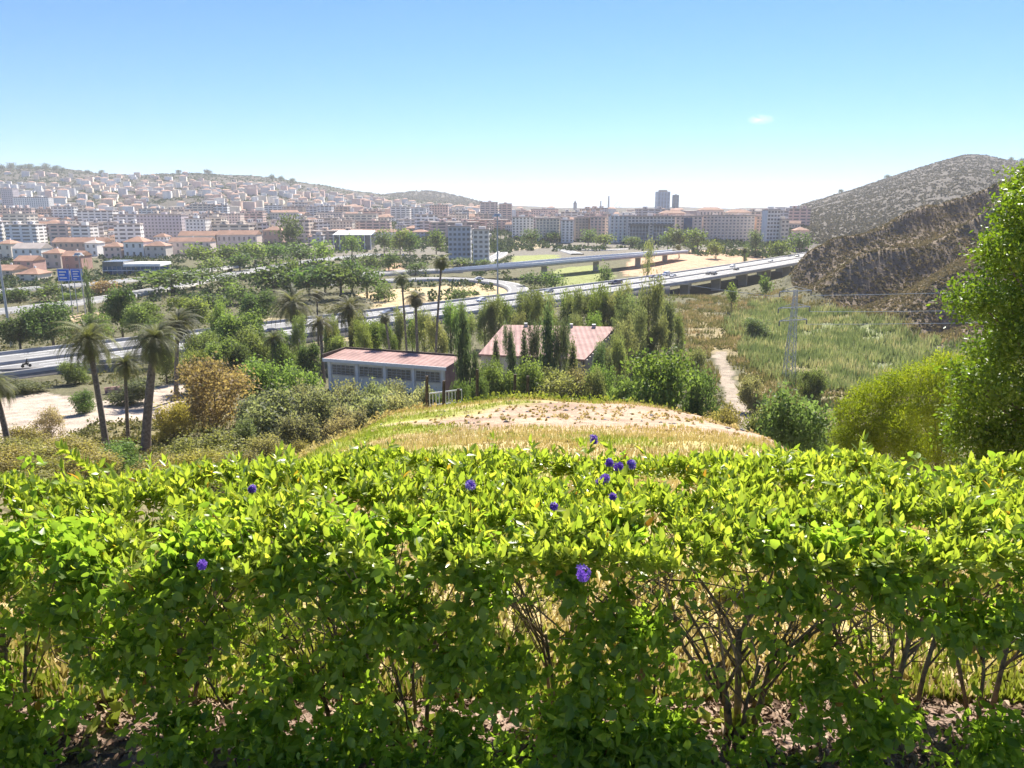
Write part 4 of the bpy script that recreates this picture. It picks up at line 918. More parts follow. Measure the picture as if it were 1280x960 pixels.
def tree(kind, px, Y, pytop, wpx, col, label, group=None, lod=None, name=None, cat=None):
    for _ in range(14):      # keep clear of the roads
        x = upx(px, pytop + 20) * Y
        dm = np.hypot(mw[:, 0] - x, mw[:, 1] - Y); q = int(np.argmin(dm)); ok = dm[q] > 17.5 + wpx * Y / 967 * .15
        for P_ in (rdA, rdB, rdC, rdD, rdF): ok = ok and np.hypot(P_[:, 0] - x, P_[:, 1] - Y).min() > 7
        if ok: break
        Y *= .985 if (Y < 330 and (x - mw[q, 0]) * NN[q, 0] + (Y - mw[q, 1]) * NN[q, 1] > 0) else 1.012
    x = upx(px, pytop + 20) * Y; zb = hz(x, Y); H = max(1.0, float(zpy(pytop, Y)) - zb); w = wpx * Y / 967.0
    lod = lod or ('mid' if Y < 240 else 'far')
    if kind == 'plume': H *= 1.1
    if kind == 'plume' and 'cypress before' in label: name = 'cypress_tree'
    e = empty(name or KINDS[kind], (x, Y, zb), random.uniform(0, 6.28)); tag(e, label, cat or ('bush' if kind in ('round', 'thin') else 'tree'), group)
    tn = random.uniform(1.3, 1.85); v = tuple(c_ * tn * random.uniform(.92, 1.08) for c_ in col)
    link('trunk', random.choice(TR[kind]), e, scale=(w if kind not in ('cypress',) else w, w, H))
    link('crown', random.choice(CR[kind, lod]), e, color=v, scale=(w, w, H))
    return e
DG = (.065, .09, .034); MG = (.10, .125, .042); GG = (.12, .135, .065); OL = (.17, .175, .105); YG = (.16, .18, .045); BR = (.16, .125, .07); CY = (.065, .085, .05); SC = (.20, .17, .07); PG = (.115, .15, .05)
T = [
 # trees and bushes on the slope below the brow
 ('thin',264,98,440,112,BR,'big brown half bare tree beside the right foreground palm','thin_tree','tree'),
 ('round',350,76,478,105,OL,'large silver green olive, leftmost of the olive clump below the white building','olive_tree','tree'),
 ('round',408,80,474,70,OL,'silver green olive in the middle of the clump below the white building','olive_tree','tree'),
 ('round',455,84,478,76,OL,'silver green olive below the second window of the white building','olive_tree','tree'),
 ('round',500,86,480,62,OL,'small silver green olive at the right end of the clump','olive_tree','tree'),
 ('round',333,108,437,82,PG,'fresh green bushy tree above the silver olives','leafy_tree','tree'),
 ('round',372,112,446,62,PG,'fresh green bush left of the white building','leafy_tree','tree'),
 ('round',625,118,446,56,MG,'olive green bush in front of the red roofed hall','leafy_bush','bush'),
 ('broad',826,80,430,108,(.095,.13,.035),'round green tree right of the red roofed hall','leafy_tree','tree'),
 ('round',880,84,452,58,DG,'dark green bush leaning against the round green tree','leafy_bush','bush'),
 ('round',780,94,458,52,MG,'small green bush left of the round green tree','leafy_bush','bush'),
 ('thin',905,46,502,62,SC,'dry straw coloured shrub on the right shoulder of the mound','dry_shrub','bush'),
 ('round',990,52,468,104,(.10,.135,.06),'grey green leafy bush right of the dirt brow','leafy_bush','bush'),
 ('thin',22,66,545,90,SC,'yellow dry shrub at the left edge below the palms','dry_shrub','bush'),
 ('thin',85,68,548,95,(.16,.15,.055),'olive dry shrub beneath the left foreground palm','dry_shrub','bush'),
 ('round',152,64,548,62,(.09,.12,.04),'low green bush at the foot of the right foreground palm','leafy_bush','bush'),
 ('thin',262,60,538,118,SC,'yellow dry shrub below the big brown tree','dry_shrub','bush'),
 ('thin',215,90,498,60,(.20,.19,.05),'yellow green weedy bush behind the right foreground palm','dry_shrub','bush'),
 ('thin',60,94,508,40,(.22,.20,.13),'pale open shrub standing on the sandy strip','dry_shrub','bush'),
 ('round',106,118,485,34,DG,'dark bush on the sandy strip left of the palm trunk','leafy_bush','bush'),
 ('round',165,128,470,66,(.075,.085,.05),'dark low thicket behind the two foreground palm trunks','leafy_bush','bush'),
 ('round',92,150,448,42,MG,'olive green bush under the left foreground palm crown','leafy_bush','bush'),
 ('round',20,140,472,80,(.10,.11,.05),'olive bush below the motorway wall at the left edge','leafy_bush','bush'),
 ('thin',420,66,515,60,BR,'brown dry shrub at the right foot of the olive clump','dry_shrub','bush'),
 ('round',300,64,515,50,(.09,.11,.06),'small grey green bush between the brown tree and the olives','leafy_bush','bush'),
 ('thin',380,58,540,50,SC,'straw coloured weeds at the left foot of the mound','dry_shrub','bush'),
 # cypresses around the hall
 ('cypress',579,116,380,28,CY,'tallest narrow cypress at the right end of the white building',None,'tree'),
 ('cypress',594,118,440,20,CY,'short cypress beside the tallest narrow one',None,'tree'),
 ('conifer',620,136,420,19,CY,'small cypress before the hall, first from the left',None,'tree'),
 ('plume',637,136,408,24,CY,'small cypress before the hall, second from the left',None,'tree'),
 ('conifer',655,135,412,22,CY,'small cypress before the hall, third from the left',None,'tree'),
 ('plume',668,134,406,26,CY,'cypress before the hall just left of the tallest dark one',None,'tree'),
 ('cypress',685,132,380,34,CY,'tallest dark cypress before the red roofed hall',None,'tree'),
 ('plume',700,133,404,30,CY,'cypress before the hall just right of the tallest dark one',None,'tree'),
 ('conifer',716,126,426,26,(.085,.085,.045),'open brownish conifer before the right half of the hall',None,'tree'),
 ('plume',747,128,430,26,CY,'small cypress at the right corner of the hall',None,'tree'),
 ('conifer',762,128,442,22,CY,'small cypress right of the hall corner by the green bush',None,'tree'),
 ('round',700,110,462,70,(.14,.135,.06),'low olive scrub at the foot of the tallest dark cypress','leafy_bush','bush'),
 # grey green grove by the hall and in front of the motorway
 ('plume',785,168,372,52,GG,'tall grey green tree at the right corner of the hall',None,'tree'),
 ('plume',812,172,350,50,GG,'tallest grey green tree, reaching up to the viaduct',None,'tree'),
 ('plume',833,178,372,40,GG,'grey green tree at the right end of the grove by the viaduct',None,'tree'),
 ('plume',760,200,368,46,GG,'grey green tree above the right half of the hall roof',None,'tree'),
 ('plume',735,205,366,44,GG,'grey green tree above the middle of the hall roof',None,'tree'),
 ('plume',708,208,366,44,PG,'lighter green tree above the hall roof, behind the tall cypress',None,'tree'),
 ('plume',682,208,368,42,GG,'grey green tree above the hall roof, left of the tall cypress',None,'tree'),
 ('plume',656,205,366,40,GG,'grey green tree behind the left end of the hall roof',None,'tree'),
 ('plume',632,200,374,40,PG,'light green tree left of the hall roof, below the mast',None,'tree'),
 ('plume',606,196,378,38,GG,'grey green tree between the tall cypress and the mast',None,'tree'),
 ('plume',585,190,392,34,GG,'grey green tree just behind the tallest narrow cypress',None,'tree'),
 ('plume',563,182,380,36,PG,'light green tree right of the leaning tall palm',None,'tree'),
 ('plume',530,180,388,40,GG,'grey green tree between the tall palms behind the white building',None,'tree'),
 ('broad',465,172,396,46,MG,'round green tree behind the white building roof','leafy_tree','tree'),
 ('plume',515,190,398,30,MG,'small green tree behind the tall palm trunks',None,'tree'),
 ('plume',848,182,392,28,GG,'small grey tree at the foot of the viaduct grove',None,'tree'),
 # left valley trees
 ('broad',62,186,372,72,DG,'big dark tree beside the motorway at the left',None,'tree'),
 ('broad',22,190,392,60,DG,'dark tree behind the lighting mast at the left edge',None,'tree'),
 ('broad',148,215,352,52,DG,'dark tree above the left foreground palm, beyond the motorway',None,'tree'),
 ('broad',178,205,374,58,MG,'olive green tree behind the right foreground palm crown',None,'tree'),
 ('broad',214,330,328,78,DG,'large dark tree right of the blue glass office',None,'tree'),
 ('broad',238,212,366,62,MG,'green tree above the big brown tree, left one',None,'tree'),
 ('broad',296,178,384,66,PG,'fresh green tree above the big brown tree, right one',None,'tree'),
 ('plume',272,195,380,34,MG,'narrow green tree between two round green trees above the brown one',None,'tree'),
 ('broad',322,225,360,52,DG,'dark tree left of the leftmost far palm',None,'tree'),
 ('broad',262,250,358,52,DG,'dark tree behind the green tree above the brown one',None,'tree'),
 ('broad',342,300,326,74,DG,'large dark tree at the left end of the long dark grove',None,'tree'),
 ('broad',386,305,328,70,DG,'large dark tree in the middle of the long dark grove',None,'tree'),
 ('broad',425,308,323,72,DG,'large dark tree right of the middle of the long dark grove',None,'tree'),
 ('broad',458,312,332,48,DG,'dark tree at the right end of the long dark grove',None,'tree'),
 ('round',300,290,350,44,MG,'green bushy tree left of the long dark grove',None,'tree'),
 ('round',482,300,352,28,DG,'small dark bush right of the long dark grove',None,'bush'),
 ('broad',465,420,318,30,DG,'small dark tree by the low road above the grove',None,'tree'),
 ('broad',486,430,313,28,DG,'dark round tree by the bare orange patch',None,'tree'),
 ('broad',520,420,327,32,DG,'dark tree left of the lonely grey apartment pair',None,'tree'),
 ('round',578,300,352,34,DG,'dark bush in the dry field left of the curved ramp',None,'bush'),
 ('broad',575,480,322,36,MG,'green tree at the foot of the left grey block',None,'tree'),
 ('broad',605,470,324,26,DG,'dark tree at the foot of the right beige block',None,'tree'),
 ('round',668,350,338,38,DG,'dark bush mass inside the junction, left part',None,'bush'),
 ('round',692,346,336,36,DG,'dark bush mass inside the junction, right part',None,'bush'),
 ('round',757,372,327,22,DG,'dark bush under the end of the flyover',None,'bush'),
 ('plume',810,380,306,20,GG,'grey tree standing at the end of the flyover',None,'tree'),
 ('broad',440,560,292,30,MG,'green tree before the white canopy hall',None,'tree'),
 ('broad',365,640,268,34,DG,'dark tree clump standing high among the hillside blocks',None,'tree'),
 ('cypress',108,262,332,12,CY,'dark cypress right of the blue motorway signs',None,'tree'),
 ('broad',850,640,282,36,DG,'dark tree before the pale pink block with the blue strip',None,'tree'),
 ('broad',872,630,284,36,DG,'dark tree before the left end of the long beige block',None,'tree'),
 ('broad',945,600,286,24,CY,'dark tree before the narrow pink block',None,'tree'),
 ('broad',975,520,292,34,DG,'dark green tree mass before the white grid block, left part',None,'tree'),
 ('broad',1000,520,290,32,DG,'dark green tree mass before the white grid block, right part',None,'tree'),
 ('broad',895,560,300,26,MG,'green tree on the dry slope above the viaduct',None,'tree'),
 ('plume',931,510,308,10,DG,'lone palm like tree on the dry slope above the viaduct',None,'tree'),
 ('round',1030,470,300,22,MG,'olive bush where the brown hill meets the viaduct',None,'bush'),
 ('broad',958,300,342,20,DG,'dark tree under the far end of the viaduct',None,'tree'),
 ('broad',915,270,352,18,MG,'tree before the viaduct shade',None,'tree'),
 ('round',945,215,394,40,(.10,.13,.06),'grey green bush at the top of the reed field',None,'bush'),
 ('round',1060,300,375,30,(.12,.13,.07),'pale bush at the foot of the brown hill',None,'bush'),
]
# the wooded belt along the near side of the motorway and the junction: filler trees told apart by what stands next to them
BELT = [('plume',372,172,396,30,GG,'beside the trunk of the leftmost far palm'),('plume',412,172,398,28,PG,'just right of the thin pale palm'),('plume',445,176,392,26,GG,'right behind the shaggy palm'),('plume',498,176,388,30,GG,'behind the very tall slim palm'),('plume',572,186,384,36,MG,'behind the tallest narrow cypress, left side'),('plume',618,196,372,36,GG,'between the hall roof corner and the lighting mast'),('plume',668,200,366,38,MG,'over the hall roof near its left end'),('plume',720,204,362,36,GG,'over the hall roof right of the tall cypress'),('plume',750,200,360,38,MG,'over the right end of the hall roof'),('plume',775,196,356,40,GG,'by the viaduct start over the hall corner'),('plume',757,134,430,30,(.11,.12,.06),'before the upper end of the hall side wall'),('plume',775,138,420,34,GG,'before the far end of the hall side wall'),('round',742,108,452,36,(.12,.13,.06),'at the front corner of the hall side wall'),('round',525,104,474,44,OL,'below the right end of the white building'),('round',548,104,482,30,MG,'at the foot of the last window of the white building'),('round',495,108,470,50,(.15,.15,.09),'before the third window of the white building'),('plume',768,140,428,34,GG,'against the side wall of the hall'),('plume',782,150,405,40,GG,'at the hall side wall, behind the round green tree'),('round',752,118,448,40,MG,'at the lower end of the hall side wall'),('round',690,118,450,56,(.13,.13,.06),'before the middle of the hall'),('round',615,122,442,44,MG,'before the left corner of the hall'),
 ('broad',275,150,420,56,PG,'directly above the brown tree'),('broad',315,160,404,56,MG,'covering the motorway left of the far palms'),('broad',250,158,412,52,MG,'covering the motorway above the brown tree'),('broad',205,150,424,46,MG,'behind the right foreground palm trunk'),('plume',455,166,402,34,PG,'right of the shaggy palm'),('plume',485,168,404,30,MG,'below the slim leaning palm'),('plume',545,166,398,38,GG,'between the leaning tall palm and the cypress'),('broad',420,165,415,34,PG,'left of the shaggy palm'),('broad',352,150,418,36,MG,'behind the short dark palm'),
 ('thin',-10,58,560,100,SC,'at the lower left corner of the valley view'),('thin',50,56,566,110,(.19,.18,.06),'above the hedge at the far left'),('thin',110,58,562,90,SC,'above the hedge under the left foreground palm'),('thin',190,54,570,80,(.21,.17,.08),'above the hedge under the right foreground palm'),('thin',240,56,560,90,(.23,.20,.06),'above the hedge left of the yellow dry shrub'),('thin',300,52,556,80,SC,'above the hedge at the left end of the mound'),('thin',340,56,540,70,(.18,.16,.08),'at the foot of the leftmost olive'),('thin',30,82,525,80,(.17,.16,.06),'on the near edge of the sandy strip'),
 ('broad',120,196,388,44,MG,'between the blue signs and the left foreground palm'),('broad',196,180,400,44,DG,'hidden behind the pale fronded palm'),
 ('broad',255,165,410,50,MG,'just above the big brown tree'),('broad',318,172,398,46,DG,'left of the trunk of the leftmost far palm'),('broad',345,168,410,40,PG,'under the leftmost far palm'),('plume',418,170,398,28,MG,'between the two wide far palms'),
 ('broad',300,150,424,44,DG,'behind the fresh green bushy tree'),('broad',240,140,432,50,MG,'at the upper left of the big brown tree'),('round',320,125,448,50,DG,'left of the fresh green bushy tree'),('broad',385,150,425,36,DG,'beside the thin pale palm'),
 ('broad',280,330,340,44,DG,'left of the long dark grove, farther back'),('broad',250,350,334,46,DG,'between the large dark tree and the long dark grove'),('broad',190,345,340,40,MG,'left of the large dark tree by the office'),
 ('broad',405,330,322,40,DG,'at the back of the long dark grove'),('broad',362,335,322,40,DG,'at the back of the long dark grove, left part'),('broad',440,335,324,36,DG,'at the back of the long dark grove, right part'),
 ('broad',255,470,303,46,MG,'on the valley edge below the orange terraces, left'),('broad',288,475,300,46,DG,'on the valley edge below the orange terraces, middle'),('broad',318,480,300,44,MG,'on the valley edge below the orange terraces, right'),
 ('broad',345,480,303,40,DG,'on the valley edge right of the terraces'),('broad',375,480,302,44,DG,'below the hillside rows, left of the white canopy'),('broad',405,500,300,40,MG,'below the white canopy hall, left corner'),('broad',300,430,315,40,DG,'on the road bend under the terraces'),('broad',265,430,318,40,MG,'beside the road bend under the terraces'),
 ('broad',480,610,286,26,DG,'right of the white canopy hall'),('broad',500,600,284,28,MG,'between the canopy hall and the grey pair'),('broad',545,600,286,26,DG,'just left of the grey apartment pair'),('broad',512,600,284,26,DG,'near the grey pair, in a row of trees'),
 ('broad',60,300,352,36,MG,'under the blue motorway signs'),('broad',20,300,356,40,DG,'left of the blue motorway signs'),('broad',132,300,345,34,BR,'before the blue glass office'),('round',90,290,362,40,MG,'below the right blue sign'),
 ('broad',665,700,286,26,DG,'at the foot of the cream block'),('broad',690,700,287,26,MG,'at the foot of the cream block, right side'),('broad',735,700,286,26,DG,'at the foot of the brown block'),('broad',755,690,288,28,MG,'at the foot of the pink block'),('broad',790,690,292,24,DG,'at the foot of the left glass front'),('broad',835,660,286,30,DG,'at the foot of the right glass front'),
 ('plume',705,150,408,22,CY,'right behind the tall dark cypress'),('round',600,100,462,36,DG,'at the foot of the short cypress'),('round',655,116,440,62,MG,'before the small cypresses of the hall'),('round',728,112,450,50,(.16,.13,.07),'before the right corner of the hall'),('round',575,96,468,30,DG,'between the white building and the short cypress'),
 ('plume',798,160,385,40,GG,'at the front of the grove by the hall corner'),('plume',822,164,398,34,GG,'at the front right of the grove by the hall corner'),('plume',745,180,392,34,PG,'close behind the hall roof'),('plume',690,182,392,32,MG,'close behind the hall roof, left of its middle'),('plume',645,186,392,34,GG,'close behind the left end of the hall roof'),('plume',722,176,394,30,GG,'close behind the middle of the hall roof'),
 ('round',1015,130,455,40,MG,'at the near edge of the reeds'),('round',940,120,465,36,(.15,.15,.08),'beside the sandy path'),('round',870,140,430,30,(.14,.14,.08),'at the bend of the sandy path'),('round',955,62,500,50,MG,'right beside the sandy path, near'),('round',1030,56,520,60,(.11,.13,.05),'left of the yellow pine'),
 ('round',430,98,468,50,OL,'at the back of the olive clump'),('round',470,100,466,46,OL,'at the back of the olive clump below the windows'),('round',380,94,468,60,OL,'at the back left of the olive clump'),('round',320,90,485,56,(.11,.12,.07),'between the brown tree and the olive clump'),('round',440,70,496,60,OL,'at the front of the olive clump'),('round',375,68,505,64,(.115,.12,.07),'at the front left of the olive clump')]
SZ = {'thin': 'dry open shrub', 'broad': 'broadleaf tree', 'round': 'bushy shrub', 'plume': 'slender tree'}
CW = lambda c_: 'dark green' if c_ in (DG, CY) else 'green' if c_ == MG else 'light green' if c_ == PG else 'grey green' if c_ == GG else 'silver green' if c_ == OL else 'brownish' if c_ in (BR, (.16,.13,.07)) else 'olive'
for (kind, px, Y, pt, wpx, col, where) in BELT: T.append((kind, px, Y, pt, wpx, col, CW(col) + ' ' + SZ[kind] + ' ' + where, None, 'bush' if kind in ('round', 'thin') else 'tree'))
for (kind, px, Y, pt, wpx, col, lab, nm, cat) in T: tree(kind, px, Y, pt, wpx, col, lab, None, None, nm, cat)

for k, (px, pt, w_) in enumerate([(-8,204,16),(4,205,13),(15,203,15),(27,205,14),(38,204,15),(49,206,12),(60,204,14),(71,206,12),(80,209,8),(112,212,9),(128,212,8),(225,212,9),(262,211,12),(340,217,9),(352,218,8),(366,222,9)]):
    tree('broad', px, 2440, pt, w_, (.05,.065,.045), 'dark tree standing on the crest of the left ridge', 'trees on the crest of the left ridge', 'far')
for k, (px, pt, w_) in enumerate([(980,258,6),(1050,236,7),(1107,218,8),(1262,196,7),(1275,197,8)]):
    tree('broad', px, 1850, pt, w_, (.05,.065,.045), 'small dark tree on the skyline of the far right mountain', 'trees on the far mountain skyline', 'far')
# palms
def frond_crown(seed, n=60, L=1.0, droop=1.0, wide=.085, skirt=0):
    g = np.random.default_rng(seed); V = []; Tt = []; rn = []
    for k in range(n + skirt):
        a = g.random() * 6.28; el = R(82) - R(105) * ((k % n) / n) ** .9 if k < n else R(-62 - 20 * g.random()); l = L * (.8 + .3 * g.random()) * (1 if k < n else .62)
        d = np.array([math.cos(a), math.sin(a)]); ns = 11; p = []; e = el; q = np.array([0., 0., 0.]); tone = (g.random() * .7 + .05) if k < n else .9
        for s in range(ns + 1):
            p.append(q.copy()); q = q + np.array([d[0]*math.cos(e), d[1]*math.cos(e), math.sin(e)]) * l / ns; e -= R(9.5) * droop * (1 if e > -1.4 else 0)
        p = np.array(p); side = np.array([-d[1], d[0], 0.])
        for s in range(1, ns + 1):
            tt = s / ns; ll = wide * 2.4 * math.sin(math.pi * min(1, .04 + tt * .93)) ** .7
            for sg in (-1, 1):
                for q2 in (0, .5):
                    b = p[s-1] * (1 - q2) + p[s] * q2; b2 = b + (p[s] - p[s-1]) * .34
                    tip = b + side * sg * ll + (p[s] - p[s-1]) * 1.1 + np.array([0, 0, -.35 * ll])
                    i = len(V); V += [b, b2, tip]; Tt.append((i, i+1, i+2)); rn += [min(1, tone + .15 * g.random())] * 3
    return mesh_np('crown', np.array(V), T=np.array(Tt), mat=M['leaf'], attrs={'rnd': np.array(rn)})
PALM = {'date': [frond_crown(1, 92, 1, .95, .05, 34), frond_crown(2, 84, 1, 1.08, .05, 26)], 'fan': [frond_crown(3, 40, 1, 1.0, .13, 46), frond_crown(4, 36, 1, 1.1, .13, 30)]}
def palm(kind, px, py, bx, by, Y, rpx, r, col, label, trunk_flare=1.3):
    x = upx(px, py)*Y; z = float(zpy(py, Y)); xb = upx(bx, by)*Y; zb = hz(xb, Y)
    e = empty('palm_tree', (xb, Y, zb)); tag(e, label, 'palm tree')
    H = z - zb; dx = x - xb; rs = rpx * (1.38 if kind == 'date' else 1.5) * Y / 967.0
    ts = np.linspace(0, 1, 9); pts = [(dx*(s**1.35), 0.1*math.sin(3*s), -.5 + (H+.3)*s) for s in ts]
    rad = [r*(trunk_flare - (trunk_flare-1)*min(1, s*5))*(1 - .25*s) + (.25*r if s > .9 else 0) for s in ts]
    link('trunk', MB().tube(pts, rad, 10).mesh('trunk', M['palm_bark'], True), e)
    link('crown', random.choice(PALM[kind]), e, (dx, .1, H), random.uniform(0, 6), col, (rs, rs, rs))
DP = (.14, .145, .07)
palm('date',110,424,130,535,86,38,.36,DP,'left foreground palm with a dense drooping crown and slim trunk')
palm('date',194,424,181,560,82,36,.52,(.12,.125,.065),'right foreground palm with thick leaning dark trunk')
palm('date',156,455,158,532,96,22,.24,DP,'small slim palm between the two foreground palms')
palm('date',-8,482,10,548,80,26,.34,DP,'palm cut by the left picture edge, slim leaning trunk')
palm('date',222,404,218,476,132,26,.42,(.12,.12,.075),'palm with pale fronds behind the right foreground palm')
palm('date',366,380,373,440,186,30,.34,(.13,.13,.07),'far palm with wide arching fronds, leftmost of the row by the motorway')
palm('date',437,386,440,440,184,27,.62,(.13,.125,.065),'far palm with shaggy thick trunk, above the white building')
palm('date',400,404,404,462,150,19,.36,(.14,.13,.08),'thin pale palm at the left end of the white building')
palm('fan',396,368,398,430,200,9,.28,(.13,.12,.08),'small dark topped palm between the two wide far palms')
palm('date',341,424,342,462,150,15,.38,DP,'short dark palm left of the white building')
palm('fan',502,347,509,444,158,11,.24,(.15,.16,.08),'very tall slim palm with small round crown, left of the tall trio')
palm('fan',519,372,522,444,162,13,.34,(.14,.13,.09),'medium tall palm in the middle of the trio with pale dead skirt')
palm('fan',552,326,543,440,158,12,.26,(.15,.16,.08),'tallest palm leaning right, behind the white building')
palm('fan',481,396,490,440,156,9,.26,(.15,.15,.09),'slim leaning palm left of the very tall one')
palm('fan',931,312,931,324,500,5,.5,DP,'tiny palm on the dry slope beyond the viaduct')
palm('fan',848,308,849,322,560,4,.4,DP,'tiny palm before the grey complex beyond the viaduct')

# close trees at the right, crowns laid out lobe by lobe at their own distance
def lobe_tree(name, px, pyb, Y, lobes, n, nper, size, mat, label, seed, tr, aspect=.5, up=None, upmix=0.0, clump=1.2, shell=.6):
    g = np.random.default_rng(seed); xb = upx(px, pyb)*Y; zb = hz(xb, Y); e = empty(name, (xb, Y, zb)); tag(e, label, 'tree'); B = []
    for (lx, ly, r, dy) in lobes:
        yy_ = Y + dy; rr = r*yy_/967.0; rr *= .86 if name == 'pine_tree' else 1; B.append((upx(lx, ly)*yy_ - xb, dy, float(zpy(ly, yy_)) - zb, rr, rr*1.05, rr*.85))
    P, d, tone = blob_points(B, n, g, shell); Q_ = clumpify(P, g, nper, size*clump); out = np.repeat(d, nper, 0)
    rn = np.clip(np.repeat(tone*.35 + .25*g.random(len(P)), nper) + .4*g.random(len(Q_)), 0, 1)
    V, Tt, rr = cards(Q_, size*(.7+.6*g.random(len(Q_))), aspect, up, upmix, rn, seed, out, .4)
    link('crown', mesh_np('crown', V, T=Tt, mat=mat, attrs={'rnd': rr}), e)
    tops = sorted(B, key=lambda q: -q[2])
    zt = max(q[2] for q in B)
    mb = MB().tube([(0,0,-.4),(tr*.3,.1,zt*.3),(tr*.2,0,zt*.6),(0,.1,zt*.9)], [tr*1.2, tr, tr*.7, tr*.2], 8)
    for q in B:
        s = max(.3, q[2]-1.2*q[3]-.4)*.7; mb.tube([(tr*.2,0,min(s, zt*.6)), (q[0]*.5, q[1]*.5, (s+q[2])*.5), (q[0], q[1], q[2])], [tr*.4, tr*.25, tr*.08], 5)
    link('trunk', mb.mesh('trunk', M['bark'], True), e)
lobe_tree('broadleaf_tree', 1330, 610, 17, [(1276,265,34,.2),(1298,235,40,1),(1250,318,32,-.3),(1285,320,48,.5),(1218,372,34,-.5),(1262,385,44,0),(1310,400,60,.5),(1240,440,34,.6),(1225,488,40,-.6),(1275,500,50,-.2),(1215,540,36,-.4),(1258,560,46,-.5),(1320,520,60,.2),(1195,465,16,-.6),(1195,520,18,-.5),(1340,300,60,.8),(1355,600,60,0),(1215,590,26,-.6),(1290,610,40,-.4),(1360,220,50,1),(1270,430,36,-.8)],
          5200, 10, .105, M['tree_near'], 'tall glossy leaved tree filling the right picture edge', 5, .16, .5, None, 0, 1.25, .5)
M['pine'] = leafmat('pine_needles', [(0,(.12,.165,.015)),(.5,(.23,.285,.02)),(1,(.35,.385,.035))], .45, (1.5,1.5,.7), .6, .2)
lobe_tree('pine_tree', 1095, 600, 44, [(1065,518,26,-1),(1090,498,30,0),(1118,482,26,.5),(1075,552,30,-1),(1110,540,34,-1.5),(1130,520,26,0),(1055,545,18,-.6),(1140,560,28,-1)], 2200, 12, .2, M['pine'], 'yellow green bushy pine left of the tall glossy tree, lower one', 6, .14, .22, (0,0,1), .35, 1.0, .72)
lobe_tree('pine_tree', 1170, 590, 42, [(1150,472,26,0),(1180,462,30,.5),(1165,500,32,-1),(1200,490,36,0),(1185,530,34,-.5),(1150,520,24,-1),(1215,460,26,.6),(1240,470,40,1),(1175,560,30,-1)], 2200, 12, .2, M['pine'], 'yellow green bushy pine partly behind the tall glossy tree, upper one', 7, .14, .22, (0,0,1), .35, 1.0, .72)

# ------------------------------------------------------------------ countless small plants
def scatter(n, pxr, Yr, g, logY=True):
    px = g.uniform(*pxr, n); Y = np.exp(g.uniform(math.log(Yr[0]), math.log(Yr[1]), n)) if logY else g.uniform(*Yr, n)
    x = upx(px, 380)*Y; return x, Y
def clump_stuff(name, label, cat, x, y, size, ncard, csize, mat, seed, flat=.6, lift=.35):
    g = np.random.default_rng(seed); z = h(x, y); n = len(x); size = np.broadcast_to(size, (n,)); csize = np.broadcast_to(csize, (n,))
    d = g.normal(size=(n, ncard, 3)); d /= np.linalg.norm(d, axis=2)[..., None]; d[..., 2] = np.abs(d[..., 2]) * flat
    P = np.stack([x, y, z], 1)[:, None, :] + d * (size[:, None, None]) * (.5 + .5*g.random((n, ncard, 1)))
    out = d.reshape(-1, 3); rn = np.clip(np.repeat(g.random(n)*.6, ncard) + .4*g.random(n*ncard), 0, 1)
    V, Tt, rr = cards(P.reshape(-1, 3), np.repeat(csize, ncard)*(.7+.6*g.random(n*ncard)), .7, None, 0, rn, seed, out, .5)
    return stuff(link(name, mesh_np(name, V, T=Tt, mat=mat, attrs={'rnd': rr})), label, cat)
g = np.random.default_rng(77)
x, y = scatter(48000, (960, 1420), (155, 480), g, False); k = (hillmask(x, y) > .25) & (fbm(x/18, y/18, 61) > -.62); x, y = x[k], y[k]; sl_ = h(x, y+1.5) - h(x, y-1.5); k = sl_ < 2.2 + 2.2*g.random(len(x)); x, y = x[k], y[k]
clump_stuff('hill_scrub', 'brown grey scrub dotting the ridged hill at the right', 'scrub', x, y, .35+1.0*g.random(len(x))**3, 10, .65, M['scrub'], 11)
x, y = scatter(22000, (900, 1420), (680, 2150), g, False); k = (h(x, y) > -31) & (fbm(x/90, y/90, 62) > -.55); x, y = x[k], y[k]
clump_stuff('mountain_scrub', 'dark trees and scrub dotting the far mountain at the right', 'scrub', x, y, 1.2+3.2*g.random(len(x))**3, 7, 2.8, M['hill_scrub'], 12)
x, y = scatter(25000, (-140, 640), (620, 2800), g, False); k = fbm(x/80, y/80, 63) > -.12 - .3*sstep(1700, 2300, y); x, y = x[k], y[k]
clump_stuff('hillside_greenery', 'dark gardens and trees between the houses of the left hillside', 'greenery', x, y, 2.2+3.5*g.random(len(x))**2, 8, 3.4, M['far_green'], 13)
x, y = scatter(2600, (400, 620), (2800, 3700), g, False); clump_stuff('far_wood', 'dark wooded round hill far behind the city', 'wood', x, y, 7, 6, 9, M['hill_scrub'], 14)
x, y = scatter(2600, (600, 1000), (580, 1000), g, False); k = fbm(x/60, y/60, 64) > .05; x, y = x[k], y[k]
clump_stuff('city_greenery', 'trees between the city blocks of the valley floor', 'greenery', x, y, 2.5+2.5*g.random(len(x)), 9, 2.6, M['far_green'], 15, .9)
